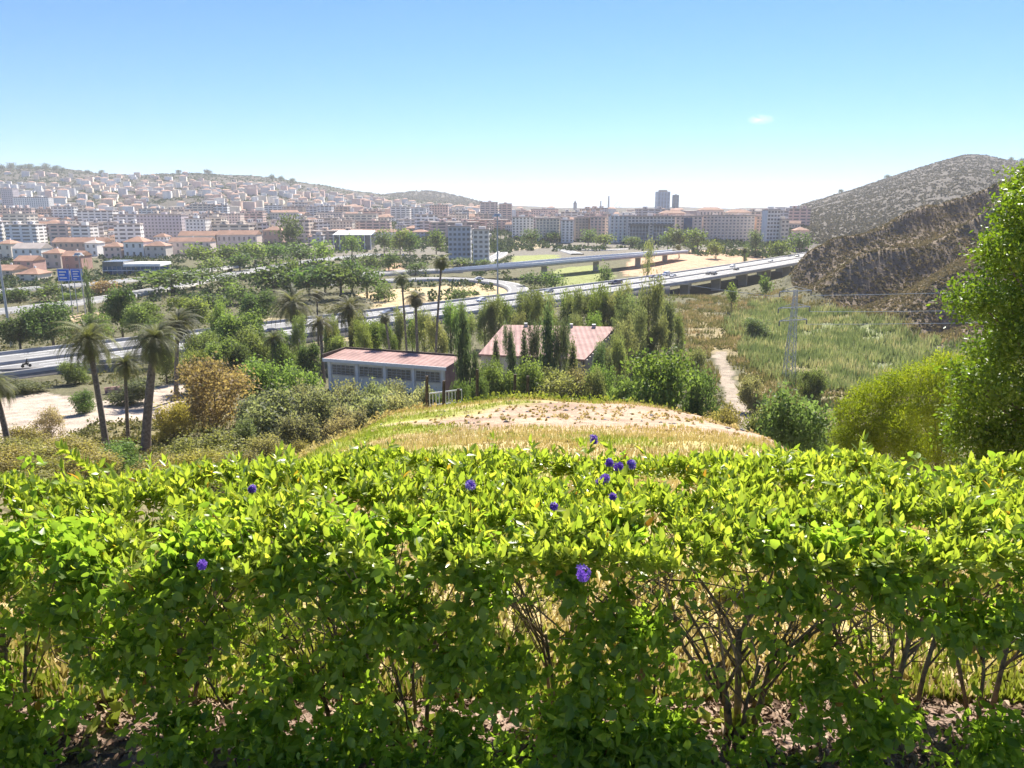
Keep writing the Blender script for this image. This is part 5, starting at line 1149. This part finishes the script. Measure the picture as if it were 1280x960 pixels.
# valley undergrowth
x, y = scatter(15000, (-140, 1220), (52, 380), g); pxx, pyy = project(x, y, h(x, y))
bad = np.zeros(len(x), bool)
dm_ = np.min(np.hypot(x[:, None]-mw[None, ::3, 0], y[:, None]-mw[None, ::3, 1]), 1); bad |= dm_ < 22
for P_ in (rdA, rdB, rdC, rdF): bad |= np.min(np.hypot(x[:, None]-P_[None, :, 0], y[:, None]-P_[None, :, 1]), 1) < 8
for poly in ([(-200,490),(235,478),(240,520),(110,532),(60,565),(-200,580)],[(470,370),(640,345),(640,380),(480,395)],[(880,438),(910,438),(965,548),(925,552)],[(920,392),(1000,385),(1190,430),(1110,480),(1000,490)],[(400,430),(790,395),(790,485),(400,485)]): bad |= inpoly(pxx, pyy, poly)
bad |= hillmask(x, y) > .2
x, y = x[~bad], y[~bad]
clump_stuff('undergrowth', 'olive and straw coloured undergrowth over the valley slopes', 'undergrowth', x, y, .35+1.3*g.random(len(x))**2, 24, .40, M['undergrowth'], 16, .9)
x, y = scatter(2600, (-140, 640), (300, 640), g, False); pxx, pyy = project(x, y, h(x, y)); bad = np.zeros(len(x), bool)
for P_ in (rdA, rdB, rdC, rdF, rdH, rdD): bad |= np.min(np.hypot(x[:, None]-P_[None, :, 0], y[:, None]-P_[None, :, 1]), 1) < 9
bad |= fbm(x/40, y/40, 65) < -.1
x, y = x[~bad], y[~bad]; clump_stuff('valley_greenery', 'bushes and small trees scattered between the roads at the left', 'greenery', x, y, 1.5+2.2*g.random(len(x)), 18, 1.5, M['far_green'], 17, 1.0)
# reeds
def blades(name, label, cat, x, y, hgt, wid_, mat, seed, lean=.25):
    g = np.random.default_rng(seed); n = len(x); z = h(x, y); a = g.random(n)*6.28; l = hgt*lean*g.normal(size=n)
    hgt = hgt*(.6+.6*g.random(n)); b = g.random(n)*6.28
    A_ = np.stack([x - np.cos(a)*wid_/2, y - np.sin(a)*wid_/2, z-.02], 1); B_ = np.stack([x + np.cos(a)*wid_/2, y + np.sin(a)*wid_/2, z-.02], 1)
    Tp = np.stack([x + np.cos(b)*l, y + np.sin(b)*l, z + hgt], 1); V = np.stack([A_, B_, Tp], 1).reshape(-1, 3); k = np.arange(n)*3
    tone = np.clip(.5 + .9*fbm(x/(12*wid_), y/(12*wid_), 71) + .35*(g.random(n)-.5), 0, 1)
    return stuff(link(name, mesh_np(name, V, T=np.stack([k, k+1, k+2], 1), mat=mat, attrs={'rnd': np.repeat(tone, 3)})), label, cat)
n = 110000; x = g.uniform(45, 190, n); y = g.uniform(110, 330, n); pxx, pyy = project(x, y, h(x, y)); e1 = 26*fbm(x/16, y/16, 101); e2 = 14*fbm(x/16, y/16, 102)
k = inpoly(pxx+e1, pyy+e2, [(915,398),(960,378),(1040,384),(1100,394),(1170,420),(1215,442),(1150,478),(1060,492),(985,486),(925,445)]) & (hillmask(x, y) < .15) & (fbm(x/7, y/7, 103) > -.3); x, y = x[k], y[k]
blades('reeds', 'pale green reed bed around the lattice pylon', 'reeds', x, y, 1.3+1.2*g.random(len(x)), .45, M['reed'], 21)
n = 120000; x = g.uniform(25, 190, n); y = g.uniform(100, 330, n); pxx, pyy = project(x, y, h(x, y)); e1 = 26*fbm(x/16, y/16, 101); e2 = 14*fbm(x/16, y/16, 102)
k = inpoly(pxx+e1, pyy+e2, [(840,380),(960,366),(1050,372),(1230,410),(1290,440),(1200,500),(1040,520),(960,505),(850,455)]) & ~inpoly(pxx+e1*.4, pyy, [(885,440),(905,440),(928,490),(955,545),(928,548),(907,500)]) & ~inpoly(pxx+e1, pyy+e2, [(935,400),(975,384),(1040,390),(1100,400),(1165,424),(1200,442),(1140,472),(1060,486),(1000,480),(945,445)]) & (hillmask(x, y) < .3) & (fbm(x/6, y/6, 104) > -.25); x, y = x[k], y[k]
blades('tall_grass', 'straw and olive tall grass round the reed bed and along the sandy path', 'grass', x, y, .6+.9*g.random(len(x)), .4, M['tallgrass'], 31)
# grass on the brow and the near slope
n = 170000; y = 2.3 + 34*g.random(n)**1.75; x = g.uniform(-1, 1, n)*(3 + .62*y); k = (np.sqrt(((x-4.6)/8.5)**2 + ((y-23.5)/6.0)**2) + .3*fbm(x/1.7, y/1.7, 51) > .95 + .5*(g.random(n) < .93) * (g.random(n) < .0)) ; x, y = x[k], y[k]
gr = fbm(x/1.7, y/1.7, 51)*2 + fbm(x/5, y/5, 52)*1.2 - .10*x - .15 + .75*sstep(6.5, 3, y) + .5*g.normal(size=len(x))*sstep(8, 4, y) > 0
blades('dry_grass', 'dry straw coloured grass on the slope beyond the hedge', 'grass', x[~gr], y[~gr], .04+.004*y[~gr], .012+.0012*y[~gr].mean(), M['straw'], 22, .5)
blades('green_grass', 'greener grass patches on the left shoulder of the mound', 'grass', x[gr], y[gr], .035+.004*y[gr], .012+.0012*y[gr].mean(), M['green_grass'], 23, .5)
n = 420; x = 4.6 + 8.5*g.normal(size=n)*.55; y = 23.5 + 6.5*g.normal(size=n)*.5; k = y > 12; x, y = x[k], y[k]
clump_stuff('dry_tufts', 'sparse dry tufts on the bare dirt of the mound', 'tufts', x, y, .04+.14*g.random(len(x))**3, 9, .09, M['straw'], 28, 1.0)
n = 420; x = 4.6 + 8.5*g.normal(size=n)*.6; y = 23 + 6*g.normal(size=n)*.6; k = y > 9; x, y = x[k], y[k]; z = h(x, y); n = len(x); r_ = .015 + .07*g.random(n)**4
oct_ = np.array([(1,0,0),(-1,0,0),(0,1,0),(0,-1,0),(0,0,.7),(0,0,-.7)]); V_ = (np.stack([x, y, z], 1)[:, None] + oct_[None]*r_[:, None, None]*(.6+.8*g.random((n, 6, 1)))).reshape(-1, 3)
tr_ = np.array([(0,2,4),(2,1,4),(1,3,4),(3,0,4),(2,0,5),(1,2,5),(3,1,5),(0,3,5)]); T__ = (np.arange(n)[:, None, None]*6 + tr_[None]).reshape(-1, 3)
stuff(link('stones', mesh_np('stones', V_, T=T__, mat=M['concrete_dark'])), 'small stones scattered over the bare mound', 'stones')
n = 1500; px_ = g.uniform(560, 860, n); Y = g.uniform(30.5, 36, n); x = upx(px_, 490)*Y; clump_stuff('weeds', 'yellow weeds along the brow of the mound', 'weeds', x, Y, .12+.35*g.random(n)**2, 14, .13, M['green_grass'], 24, 1.1)
n = 500; px_ = g.uniform(330, 560, n); Y = np.interp(px_, [330, 400, 480, 560], [18, 24, 30, 32]) + g.uniform(-1, 3, n); x = upx(px_, 500)*Y; clump_stuff('weeds', 'greenish weeds on the left edge of the mound', 'weeds', x, Y, .1+.3*g.random(n)**2, 14, .12, M['straw'], 25, 1.1)

# ------------------------------------------------------------------ houses of the far hillside: 290 single houses, the rest beyond count
def house_proto(kind, seed):
    g = random.Random(seed); m = MB()
    if kind == 'villa':
        w, d, H = g.uniform(9, 15), g.uniform(8, 11), g.uniform(5, 8); m.box(-w/2, w/2, -d/2, d/2, -7, H, 0)
        r = hip(w, d, H+.02, 2.4); b = len(m.v); m.v += r.v; m.f += [tuple(i+b for i in f) for f in r.f]; m.m += [1]*len(r.f)
        m.box(w/2+.02, w/2+4, -d/3, d/3, -7, H*.55, 0)
    elif kind == 'row':
        w, d, H = g.uniform(26, 44), g.uniform(9, 11), g.uniform(6, 9); m.box(-w/2, w/2, -d/2, d/2, -8, H, 0)
        r = gable(w, d, H+.02, 2.6); b = len(m.v); m.v += r.v; m.f += [tuple(i+b for i in f) for f in r.f]; m.m += [1]*len(r.f)
    elif kind == 'cube':
        w, d, H = g.uniform(8, 14), g.uniform(8, 11), g.uniform(5, 9); m.box(-w/2, w/2, -d/2, d/2, -7, H, 0); m.box(-w/2-.3, w/2+.3, -d/2-.3, d/2+.3, H+.01, H+.5, 2); m.box(-w/4, w/4, -d/4, d/4, H+.51, H+2.8, 0)
    else:
        w, d, H = g.uniform(20, 38), g.uniform(12, 15), g.uniform(12, 20); m.box(-w/2, w/2, -d/2, d/2, -9, H, 3); m.box(-w/2-.3, w/2+.3, -d/2-.3, d/2+.3, H+.01, H+.9, 2)
        for k in (-.25, .22): m.box(w*k-2, w*k+2, -2.5, 2.5, H+.91, H+3.6, 0)
    return m.mesh('hillside_house', [M['facade'], M['terracotta'], M['flat_roof'], M['facade_band']]), w
PROT = {k: [house_proto(k, s) for s in range(5)] for k in ('villa', 'row', 'cube', 'slab')}
KN = {'villa': ('hillside_villa', 'hipped villa', 'house'), 'row': ('hillside_terrace', 'gabled terrace', 'house'), 'cube': ('hillside_house', 'flat roofed house', 'house'), 'slab': ('hillside_block', 'flat roofed block', 'apartment block')}
PAL = [('white', (.84,.81,.76)), ('white', (.80,.76,.69)), ('cream', (.78,.67,.53)), ('pink', (.72,.52,.44)), ('peach', (.78,.59,.45)), ('grey', (.56,.54,.53))]
ZN = [(-200, 70, 'at the left edge under the tree topped ridge'), (70, 160, 'above the orange terraces left of the mauve block'), (160, 235, 'above and beside the mauve grey block'), (235, 330, 'on the slope over the leafy valley edge'), (330, 420, 'under the middle hump of the left ridge'), (420, 520, 'under the falling end of the left ridge'), (520, 700, 'between the round hill and the tower blocks'), (700, 1300, 'on the rise behind the long beige block')]
g = np.random.default_rng(5); placed = []; HN = 0
cand = []
for _ in range(9000):
    if g.random() < .80:
        px = g.uniform(-30, 600); Y = math.exp(g.uniform(math.log(640), math.log(2350)))
    else:
        px = g.uniform(590, 1000); Y = g.uniform(900, 1500)
        if g.random() < .6: continue
    x = float(upx(px, 270)*Y); cand.append((Y, px, x))
cand.sort(); cz = h(np.array([c_[2] for c_ in cand]), np.array([c_[0] for c_ in cand])); cpx, cpy = project(np.array([c_[2] for c_ in cand]), np.array([c_[0] for c_ in cand]), cz)
occupied = [(o_.location.x, o_.location.y, 22) for o_ in COL.objects if o_.parent is None and o_.location.y > 500 and o_.type == 'EMPTY' and o_.get('category') in ('apartment block', 'office building', 'terraced row', 'house', 'hall')]
pos = np.array([(a, b) for a, b, _ in occupied]); prad = np.array([r for *_, r in occupied])
farlist = []
for (Y, px, x), z, qy in zip(cand, cz, cpy):
    if qy > 306 or len(farlist) > 2600: continue
    if px > 600 and z > 25: continue
    r_ = 15 + Y*.004
    if fbm(np.array([x/130]), np.array([Y/130]), 91)[0] < -.24: continue
    if qy < 226 + 10*math.sin(px/37.0) and g.random() < .86: continue
    dd = np.hypot(pos[:, 0]-x, pos[:, 1]-Y) - prad
    if dd.min() < r_*.72: continue
    pos = np.vstack([pos, (x, Y)]); prad = np.append(prad, r_*.5); farlist.append((Y, px, x, float(z), float(qy)))
for (Y, px, x, z, qy) in farlist[:285]:
    kind = random.choices(['villa', 'row', 'cube', 'slab'], [3, 2, 3, 3.2 if qy > 235 else .5])[0]; me, w = random.choice(PROT[kind]); cn_, cc = random.choice(PAL)
    zn = next((zt for a, b, zt in ZN if a <= px < b), ZN[-1][2])
    o = link(KN[kind][0], me, None, (x, Y, z), random.gauss(0, .35), cc)
    s_ = random.uniform(.7, 1.4); o.scale = (s_, s_, random.uniform(.9, 1.2))
    tag(o, f'{cn_} {KN[kind][1]} {zn}', KN[kind][2], f'{cn_} {KN[kind][1]}s {zn}')
fv = []; ff = []; fc = []
for (Y, px, x, z, qy) in farlist[285:]:
    w, d, H = random.uniform(9, 22), random.uniform(8, 12), random.choice([6, 7, 9, 12, 15]); a = random.gauss(0, .4); ca, sa = math.cos(a), math.sin(a); b = len(fv); cc = random.choice(PAL)[1]; tr_ = random.random() < .35
    for (u, v, zz) in [(-w,-d,-7),(w,-d,-7),(w,d,-7),(-w,d,-7),(-w,-d,H),(w,-d,H),(w,d,H),(-w,d,H)]: fv.append((x + (u*ca - v*sa)/2, Y + (u*sa + v*ca)/2, z + zz)); fc.append(cc)
    ff += [(b,b+1,b+5,b+4),(b+1,b+2,b+6,b+5),(b+2,b+3,b+7,b+6),(b+3,b,b+4,b+7)]
    if tr_: rc = (.33,.215,.165)
    else: rc = (.42,.38,.34)
    n0 = len(fv)
    for (u, v, zz) in [(-w-1,-d-1,H+.05),(w+1,-d-1,H+.05),(w+1,d+1,H+.05),(-w-1,d+1,H+.05),(-w*.5,0,H+(2.6 if tr_ else .6)),(w*.5,0,H+(2.6 if tr_ else .6))]: fv.append((x + (u*ca - v*sa)/2, Y + (u*sa + v*ca)/2, z + zz)); fc.append(rc)
    ff += [(n0,n0+1,n0+5,n0+4),(n0+2,n0+3,n0+4,n0+5),(n0+1,n0+2,n0+5,n0+5),(n0+3,n0,n0+4,n0+4)]
if ff:
    qd = [f for f in ff if len(set(f)) == 4]; tr3 = [f[:3] for f in ff if len(set(f)) == 3]
    stuff(link('far_houses', mesh_np('far_houses', np.array(fv), T=np.array(tr3), Q=np.array(qd), mat=M['attr'], attrs={'col': np.array(fc)})), 'countless tiny pale houses covering the far left hillside', 'houses')

# ------------------------------------------------------------------ the hedge
def leaves(P, D, Nrm, L, wr, g, curl=.25, fold=.28):
    """ovate leaf of 8 points: base, two side pairs, midrib pair, tip"""
    n = len(P); D = D/np.linalg.norm(D, axis=1)[:, None]; S_ = np.cross(D, Nrm); S_ /= np.maximum(np.linalg.norm(S_, axis=1), 1e-6)[:, None]; U = np.cross(S_, D)
    L = np.broadcast_to(L, (n,))[:, None]; w = L*np.broadcast_to(wr, (n,))[:, None]*.5; cu = (curl*(.4 + 1.2*g.random(n)))[:, None]; fo_ = (fold*(.3 + 1.4*g.random(n)))[:, None]
    def at(t, s, k): return P + D*L*t + S_*w*s + U*(w*abs(s)*fo_ - L*cu*t*t*.6)
    V = np.stack([P, at(.34, 1, 0), at(.34, -1, 0), at(.70, .78, 0), at(.70, -.78, 0), P + D*L - U*L*cu*.62, at(.34, 0, 0), at(.70, 0, 0)], 1).reshape(-1, 3)
    k = np.arange(n)*8
    tri = [(0,1,6),(0,6,2),(6,1,3),(6,3,7),(2,6,7),(2,7,4),(7,3,5),(4,7,5)]
    return V, np.concatenate([np.stack([k+a, k+b, k+c_], 1) for a, b, c_ in tri])
def whorls(C_, A_, nl, L, wr, g, spread=(25, 75), stem=.05):
    """shoots: centre, axis; leaves set round the axis"""
    n = len(C_); A_ = A_/np.linalg.norm(A_, axis=1)[:, None]
    ref = g.normal(size=(n, 3)); X = np.cross(A_, ref); X /= np.linalg.norm(X, axis=1)[:, None]; Yv = np.cross(A_, X)
    P = []; D = []; N_ = []
    for k in range(nl):
        a = k*2.4 + g.random(n)*.9; e = np.radians(spread[0] + (spread[1]-spread[0])*(1 - k/max(1, nl-1)) + g.normal(size=n)*9)
        r = X*np.cos(a)[:, None] + Yv*np.sin(a)[:, None]; d = A_*np.cos(e)[:, None] + r*np.sin(e)[:, None]
        P.append(C_ + A_*(stem*(k/nl - .6))[..., None] if np.ndim(stem) else C_ + A_*(stem*(k/nl - .6))); D.append(d); N_.append(A_*np.sin(e)[:, None] - r*np.cos(e)[:, None])
    P = np.concatenate(P); D = np.concatenate(D); N_ = np.concatenate(N_)
    return P, D, N_
g = np.random.default_rng(2024)
def ztop(x, y):
    z = .745 + .035*fbm(x*1.3, y*1.6, 81, 3) + .03*fbm(x*4.5, y*4.5, 82, 2)
    z = z - .10*np.exp(-((x-1.47)/.13)**2)*sstep(2.0, 2.6, y) - .115*sstep(-.35, -1.7, x) + .02*sstep(1.5, 2.2, x)
    return z
YF, YB = 1.80, 2.70
def yfront(x, z): return YF + .05*fbm(x*2.2, z*3, 83, 3) + .13*sstep(.5, .76, z)**2 + .16*sstep(.30, .0, z)*.3
HB = hz(0, 2.2)
gaps = [(60,835,48,30),(100,945,70,22),(335,690+90,30,16),(487,850,34,40),(520,905,40,26),(655,760,36,26),(690,835,30,60),(620,905,45,26),(830,755,60,40),(890,790,44,46),(960,730,50,26),(1010,775,45,32),(1070,850,34,30),(985,890,40,26),(1190,870,36,32),(1235,720,36,22),(890,890,50,45),(150,720,22,12),(400,905,30,30),(300,820,26,20),(1110,930,150,18),(200,905,30,24),(560,745,28,14),(60,740,30,12)]
solidb = [(1020,830,50,40),(1000,745,50,26),(1190,780,60,40),(1245,830,50,60),(1110,740,40,30),(940,860,26,30),(880,730,40,26),(1040,900,40,24),(1150,910,40,20),(1260,900,40,40),(770,880,85,90),(800,800,60,40),(200,800,80,60),(480,760,60,60),(330,880,60,50),(600,820,50,40),(1080,890,22,28),(60,900,40,20)]
def openness(px, py):
    o = np.zeros(px.shape)
    for (a, b, rx, ry) in gaps: o = np.maximum(o, np.exp(-(((px-a)/rx)**2 + ((py-b)/ry)**2)**1.3))
    for (a, b, rx, ry) in solidb: o = o*(1 - .9*np.exp(-(((px-a)/rx)**2 + ((py-b)/ry)**2)**1.5))
    return o
hedge = empty('hedge', (0, 2.2, HB)); tag(hedge, 'long clipped hedge, bright yellow green on top and leggy below, with small purple flowers', 'hedge')
HO = np.array([0, 2.2, HB])
XW = 3.4
# top shoots
n = 16500; x = g.uniform(-XW, XW, n); y = g.uniform(YF+.05, YB, n); k_ = (fbm(x*7, y*7, 87, 2) > -.12) | (y > YB-.12); x, y = x[k_], y[k_]; n = len(x); zt = ztop(x, y)*1.0
edge = sstep(YF + .22, YF + .04, y); zz = zt - .03*g.random(n) - .03*edge - .06*sstep(YB-.15, YB, y)
A_ = np.stack([.45*g.normal(size=n), -.15 + .45*g.normal(size=n) - .35*edge, np.ones(n)], 1)
tall = g.random(n) < .06; zz = zz + tall*.07*g.random(n)
P, D, Nn = whorls(np.stack([x, y, zz], 1), A_, 7, None, None, g, (10, 68), .045)
L = .020 + .029*g.random(len(P))**1.2; V1, T1 = leaves(P, D, Nn, L, .30 + .16*g.random(len(P)), g)
r1 = np.clip(.62 + .30*g.normal(size=len(P))*.6, 0, .96); sp = g.random(len(P)); r1 = np.where(sp > .988, .965 + .035*g.random(len(P)), r1)
mt = [np.repeat(r1, 8)]
link('top_foliage', mesh_np('top_foliage', V1 - HO, T=T1, mat=M['hedge'], attrs={'rnd': np.repeat(r1, 8)}), hedge, (0, 0, 0))
# second layer below the shoots
n = 1900; x = g.uniform(-XW, XW, n); y = g.uniform(YF+.03, YB, n); zz = ztop(x, y) - .05 - .13*g.random(n)**.8
P2, D2, N2 = whorls(np.stack([x, y, zz], 1), np.stack([.6*g.normal(size=n), .6*g.normal(size=n)-.2, .6*np.ones(n)], 1), 5, None, None, g, (30, 85), .06)
# front face, rear face and inner foliage
n = 17000; x = g.uniform(-XW, XW, n); z = .0 + .74*g.random(n)**.85; y = yfront(x, z) + np.abs(g.normal(size=n))*.10
xl = upx(g.choice([12, 205, 235, 330, 410, 560, 710, 745, 780, 820, 850, 1090, 1250], 1100) + g.normal(size=1100)*20, 930)*1.85; zl = .0 + .22*g.random(1100); x = np.r_[x, xl]; z = np.r_[z, zl]; y = np.r_[y, 1.80 + .16*g.random(1100)]; n = len(x)
px_, py_ = project(x, y, z + HB*0); op = openness(px_, py_); cov = fbm(x*3.2, z*3.6 + 5, 85, 3)
keep = (g.random(n) > op*1.25*(np.arange(n) < n - 1100)) & ((np.arange(n) >= n - 1100) | (cov > -.26 + .14*sstep(.50, .12, z)) & (fbm(x*10, z*10, 88, 2) > -.22)); x, y, z = x[keep], y[keep], z[keep]
P3, D3, N3 = whorls(np.stack([x, y, z], 1), np.stack([.6*g.normal(size=len(x)), -.75 + .35*g.normal(size=len(x)), .25*g.normal(size=len(x)) - .05], 1), 5, None, None, g, (35, 88), .07)
n = 2000; x = g.uniform(-XW, XW, n); z = .12 + .6*g.random(n)**.7; y = YF + .15 + (YB - YF - .1)*g.random(n); px_, py_ = project(x, y, z); op = openness(px_, py_)
keep = (g.random(n) > op*1.3) & (fbm(x*2.6, z*3 + y*2, 86, 3) > -.05 + .42*sstep(.56, .25, z)); x, y, z = x[keep], y[keep], z[keep]
P4, D4, N4 = whorls(np.stack([x, y, z], 1), g.normal(size=(len(x), 3)) + np.array([0, -.3, .2]), 5, None, None, g, (30, 88), .07)
Pl = np.concatenate([P2, P3, P4]); Dl = np.concatenate([D2, D3, D4]); Nl = np.concatenate([N2, N3, N4]); Dl[:, 2] -= .25
L = .018 + .028*g.random(len(Pl)); V2, T2 = leaves(Pl, Dl, Nl, L, .46 + .22*g.random(len(Pl)), g, .2, .2)
r2 = np.clip(.5 + .25*g.normal(size=len(Pl)), 0, .95); r2 = np.where(g.random(len(Pl)) > .993, 1.0 - .02*g.random(len(Pl)), r2)
link('side_foliage', mesh_np('side_foliage', V2 - HO, T=T2, mat=M['hedge_low'], attrs={'rnd': np.repeat(r2, 8)}), hedge)
# stems: trunks fork and fan up into the top, every shrub's stem system its own mesh
def stem_system(x0, y0, r0, k_main, rr, ht=.62):
    mb = MB()
    z0 = HB - .03
    for k in range(k_main):
        a = 6.28*k/k_main + rr.uniform(-.5, .5); lean = rr.uniform(.03, .16) if k else .03; bx, by = x0 + .035*math.cos(a), y0 + .03*math.sin(a)
        hh = rr.uniform(.26, .42); fx, fy = bx + lean*math.cos(a) + rr.uniform(-.03, .03), by + .6*lean*math.sin(a); r = .5*r0*rr.uniform(.55, 1)
        mid = (bx*.5+fx*.5 + rr.uniform(-.015, .015), by*.5+fy*.5 + rr.uniform(-.015, .015), z0 + hh*.5)
        mb.tube([(bx, by, z0), mid, (fx, fy, z0+hh)], [r*1.2, r, r*.85], 7)
        for q in range(rr.randint(5, 8)):
            b = a + rr.uniform(-1.9, 1.9); s = rr.uniform(.12, .46); zt_ = ht + rr.uniform(-.08, .1); st = rr.uniform(.45, 1.0)
            p0 = (bx + (fx-bx)*st, by + (fy-by)*st, z0 + hh*st); p3 = (fx + s*math.cos(b), min(YB-.08, max(YF+.06, fy + .7*s*math.sin(b))), zt_)
            p1 = tuple(p0[i] + (p3[i]-p0[i])*.35 + rr.uniform(-.03, .03) for i in range(3)); p2 = tuple(p0[i] + (p3[i]-p0[i])*.7 + rr.uniform(-.03, .03) for i in range(3))
            r1_ = r*rr.uniform(.35, .6); mb.tube([p0, p1, p2, p3], [r1_, r1_*.8, r1_*.6, r1_*.4], 6)
            for q2 in range(rr.randint(2, 4)):
                c0 = p1 if q2 % 2 else p2; e3 = (c0[0] + rr.uniform(-.22, .22), c0[1] + rr.uniform(-.2, .12), c0[2] + rr.uniform(-.04, .22)); m_2 = tuple(c0[i]*.5 + e3[i]*.5 + rr.uniform(-.02, .02) for i in range(3))
                mb.tube([c0, m_2, e3], [r1_*.5, r1_*.35, r1_*.18], 5)
    return mb
rr = random.Random(12)
STEMS = [(-3.1,.016,3),(-2.6,.017,3),(-2.05,.015,3)] + [(upx(p, 930)*2.12, r, k) for p, r, k in [(15,.015,3),(120,.010,2),(215,.020,4),(320,.010,2),(430,.022,3),(520,.013,3),(605,.011,2),(700,.014,3),(790,.014,3),(925,.024,4),(1010,.009,2),(1120,.019,3),(1155,.015,2),(1250,.016,3)]] + [(1.9,.016,3),(2.4,.018,3),(2.95,.016,3)]
for (x0, r0, k) in STEMS:
    mb = stem_system(x0, 2.14 + rr.uniform(-.08, .14), r0, k, rr); me = mb.mesh('stem', M['stem'], True); me.transform(Matrix.Translation((0, -2.2, -HB))); link('stem', me, hedge)
# flowers
def flower(px, py, size, zoff=.02, y=None):
    if y is None:
        yv = np.linspace(YF, YB + .05, 200); zz = zpy(py, yv); xx = upx(px, py)*yv; tt = ztop(xx, yv) + zoff; k = int(np.argmin(np.abs(zz - tt))); c_ = np.array([xx[k], yv[k], zz[k]])
    else: c_ = np.array([upx(px, py)*y, y, float(zpy(py, y))])
    n = 34; d = g.normal(size=(n, 3)); d /= np.linalg.norm(d, axis=1)[:, None]; d[:, 2] = d[:, 2]*.8
    size = size*.85; P_ = c_ + d*size*g.random((n, 1))**.5*np.array([1, 1, 1.25]); V_2 = []; T_2 = []; rn = []
    for p, q in zip(P_, d):
        q = q + np.array([0, -.4, .3]); q /= np.linalg.norm(q); X = np.cross(q, [0.3, .1, .9]); X /= np.linalg.norm(X); Yq = np.cross(q, X); tone = g.random()
        for k in range(5):
            a = k*1.2566; b = len(V_2); r_ = .0075; f = lambda an, rad, up: p + (X*math.cos(an) + Yq*math.sin(an))*rad + q*up
            V_2 += [p, f(a-.45, r_*.8, .001), f(a, r_*1.25, .002), f(a+.45, r_*.8, .001)]; T_2 += [(b, b+1, b+2), (b, b+2, b+3)]; rn += [tone]*4
    link('flower_cluster', mesh_np('flower_cluster', np.array(V_2) - HO, T=np.array(T_2), mat=M['petal'], attrs={'rnd': np.array(rn)}), hedge)
for (px, py, s) in [(588,606,.017),(742,549,.018),(762,578,.014),(773,583,.017),(790,580,.016),(757,597,.016),(750,602,.012),(692,633,.010),(315,611,.011),(766,621,.009)]: flower(px, py, s, .045)
flower(728, 716, .022, y=1.76); flower(252, 706, .011, y=1.78)
# a long upright shoot at the left
V_2 = []; sx, sy = upx(125, 575)*2.62, 2.62
c0 = np.array([sx, sy, float(ztop(np.array([sx]), np.array([sy]))[0])]); A0 = np.array([-.75, 0, .62])
n = 14; ts = np.linspace(0, .17, n); C0 = c0 + A0*ts[:, None]; P5, D5, N5 = whorls(C0, np.repeat(A0[None], n, 0), 3, None, None, g, (25, 60), .02)
V5, T5 = leaves(P5, D5, N5, .045, .42, g); link('shoot', mesh_np('shoot', V5 - HO, T=T5, mat=M['hedge'], attrs={'rnd': np.full(len(V5), .8)}), hedge)

# fallen leaves, soil clods and low weeds under the hedge
n = 14000; x = g.uniform(-3.2, 3.2, n); y = 1.35 + 1.0*g.random(n)**.7 + .25*np.abs(g.normal(size=n))**3*.3; z = h(x, y) + .004 + .012*g.random(n)
V6, T6 = leaves(np.stack([x, y, z], 1), np.stack([g.normal(size=n), g.normal(size=n), .25*g.normal(size=n)], 1), np.stack([.5*g.normal(size=n), .5*g.normal(size=n), np.ones(n)], 1), .016 + .022*g.random(n), .45, g, .6, .5)
stuff(link('leaf_litter', mesh_np('leaf_litter', V6, T=T6, mat=M['litter'], attrs={'rnd': np.repeat(g.random(n), 8)})), 'dry brown fallen leaves under the hedge', 'leaf litter')
n = 700; x = g.uniform(-3, 3, n); y = g.uniform(1.6, 3.4, n); k = fbm(x*1.5, y*1.5, 95) > .05; x, y = x[k], y[k]
clump_stuff('weeds', 'low green and straw weeds at the foot of the hedge', 'weeds', x, y, .05, 12, .045, M['green_grass'], 27, 1.2)
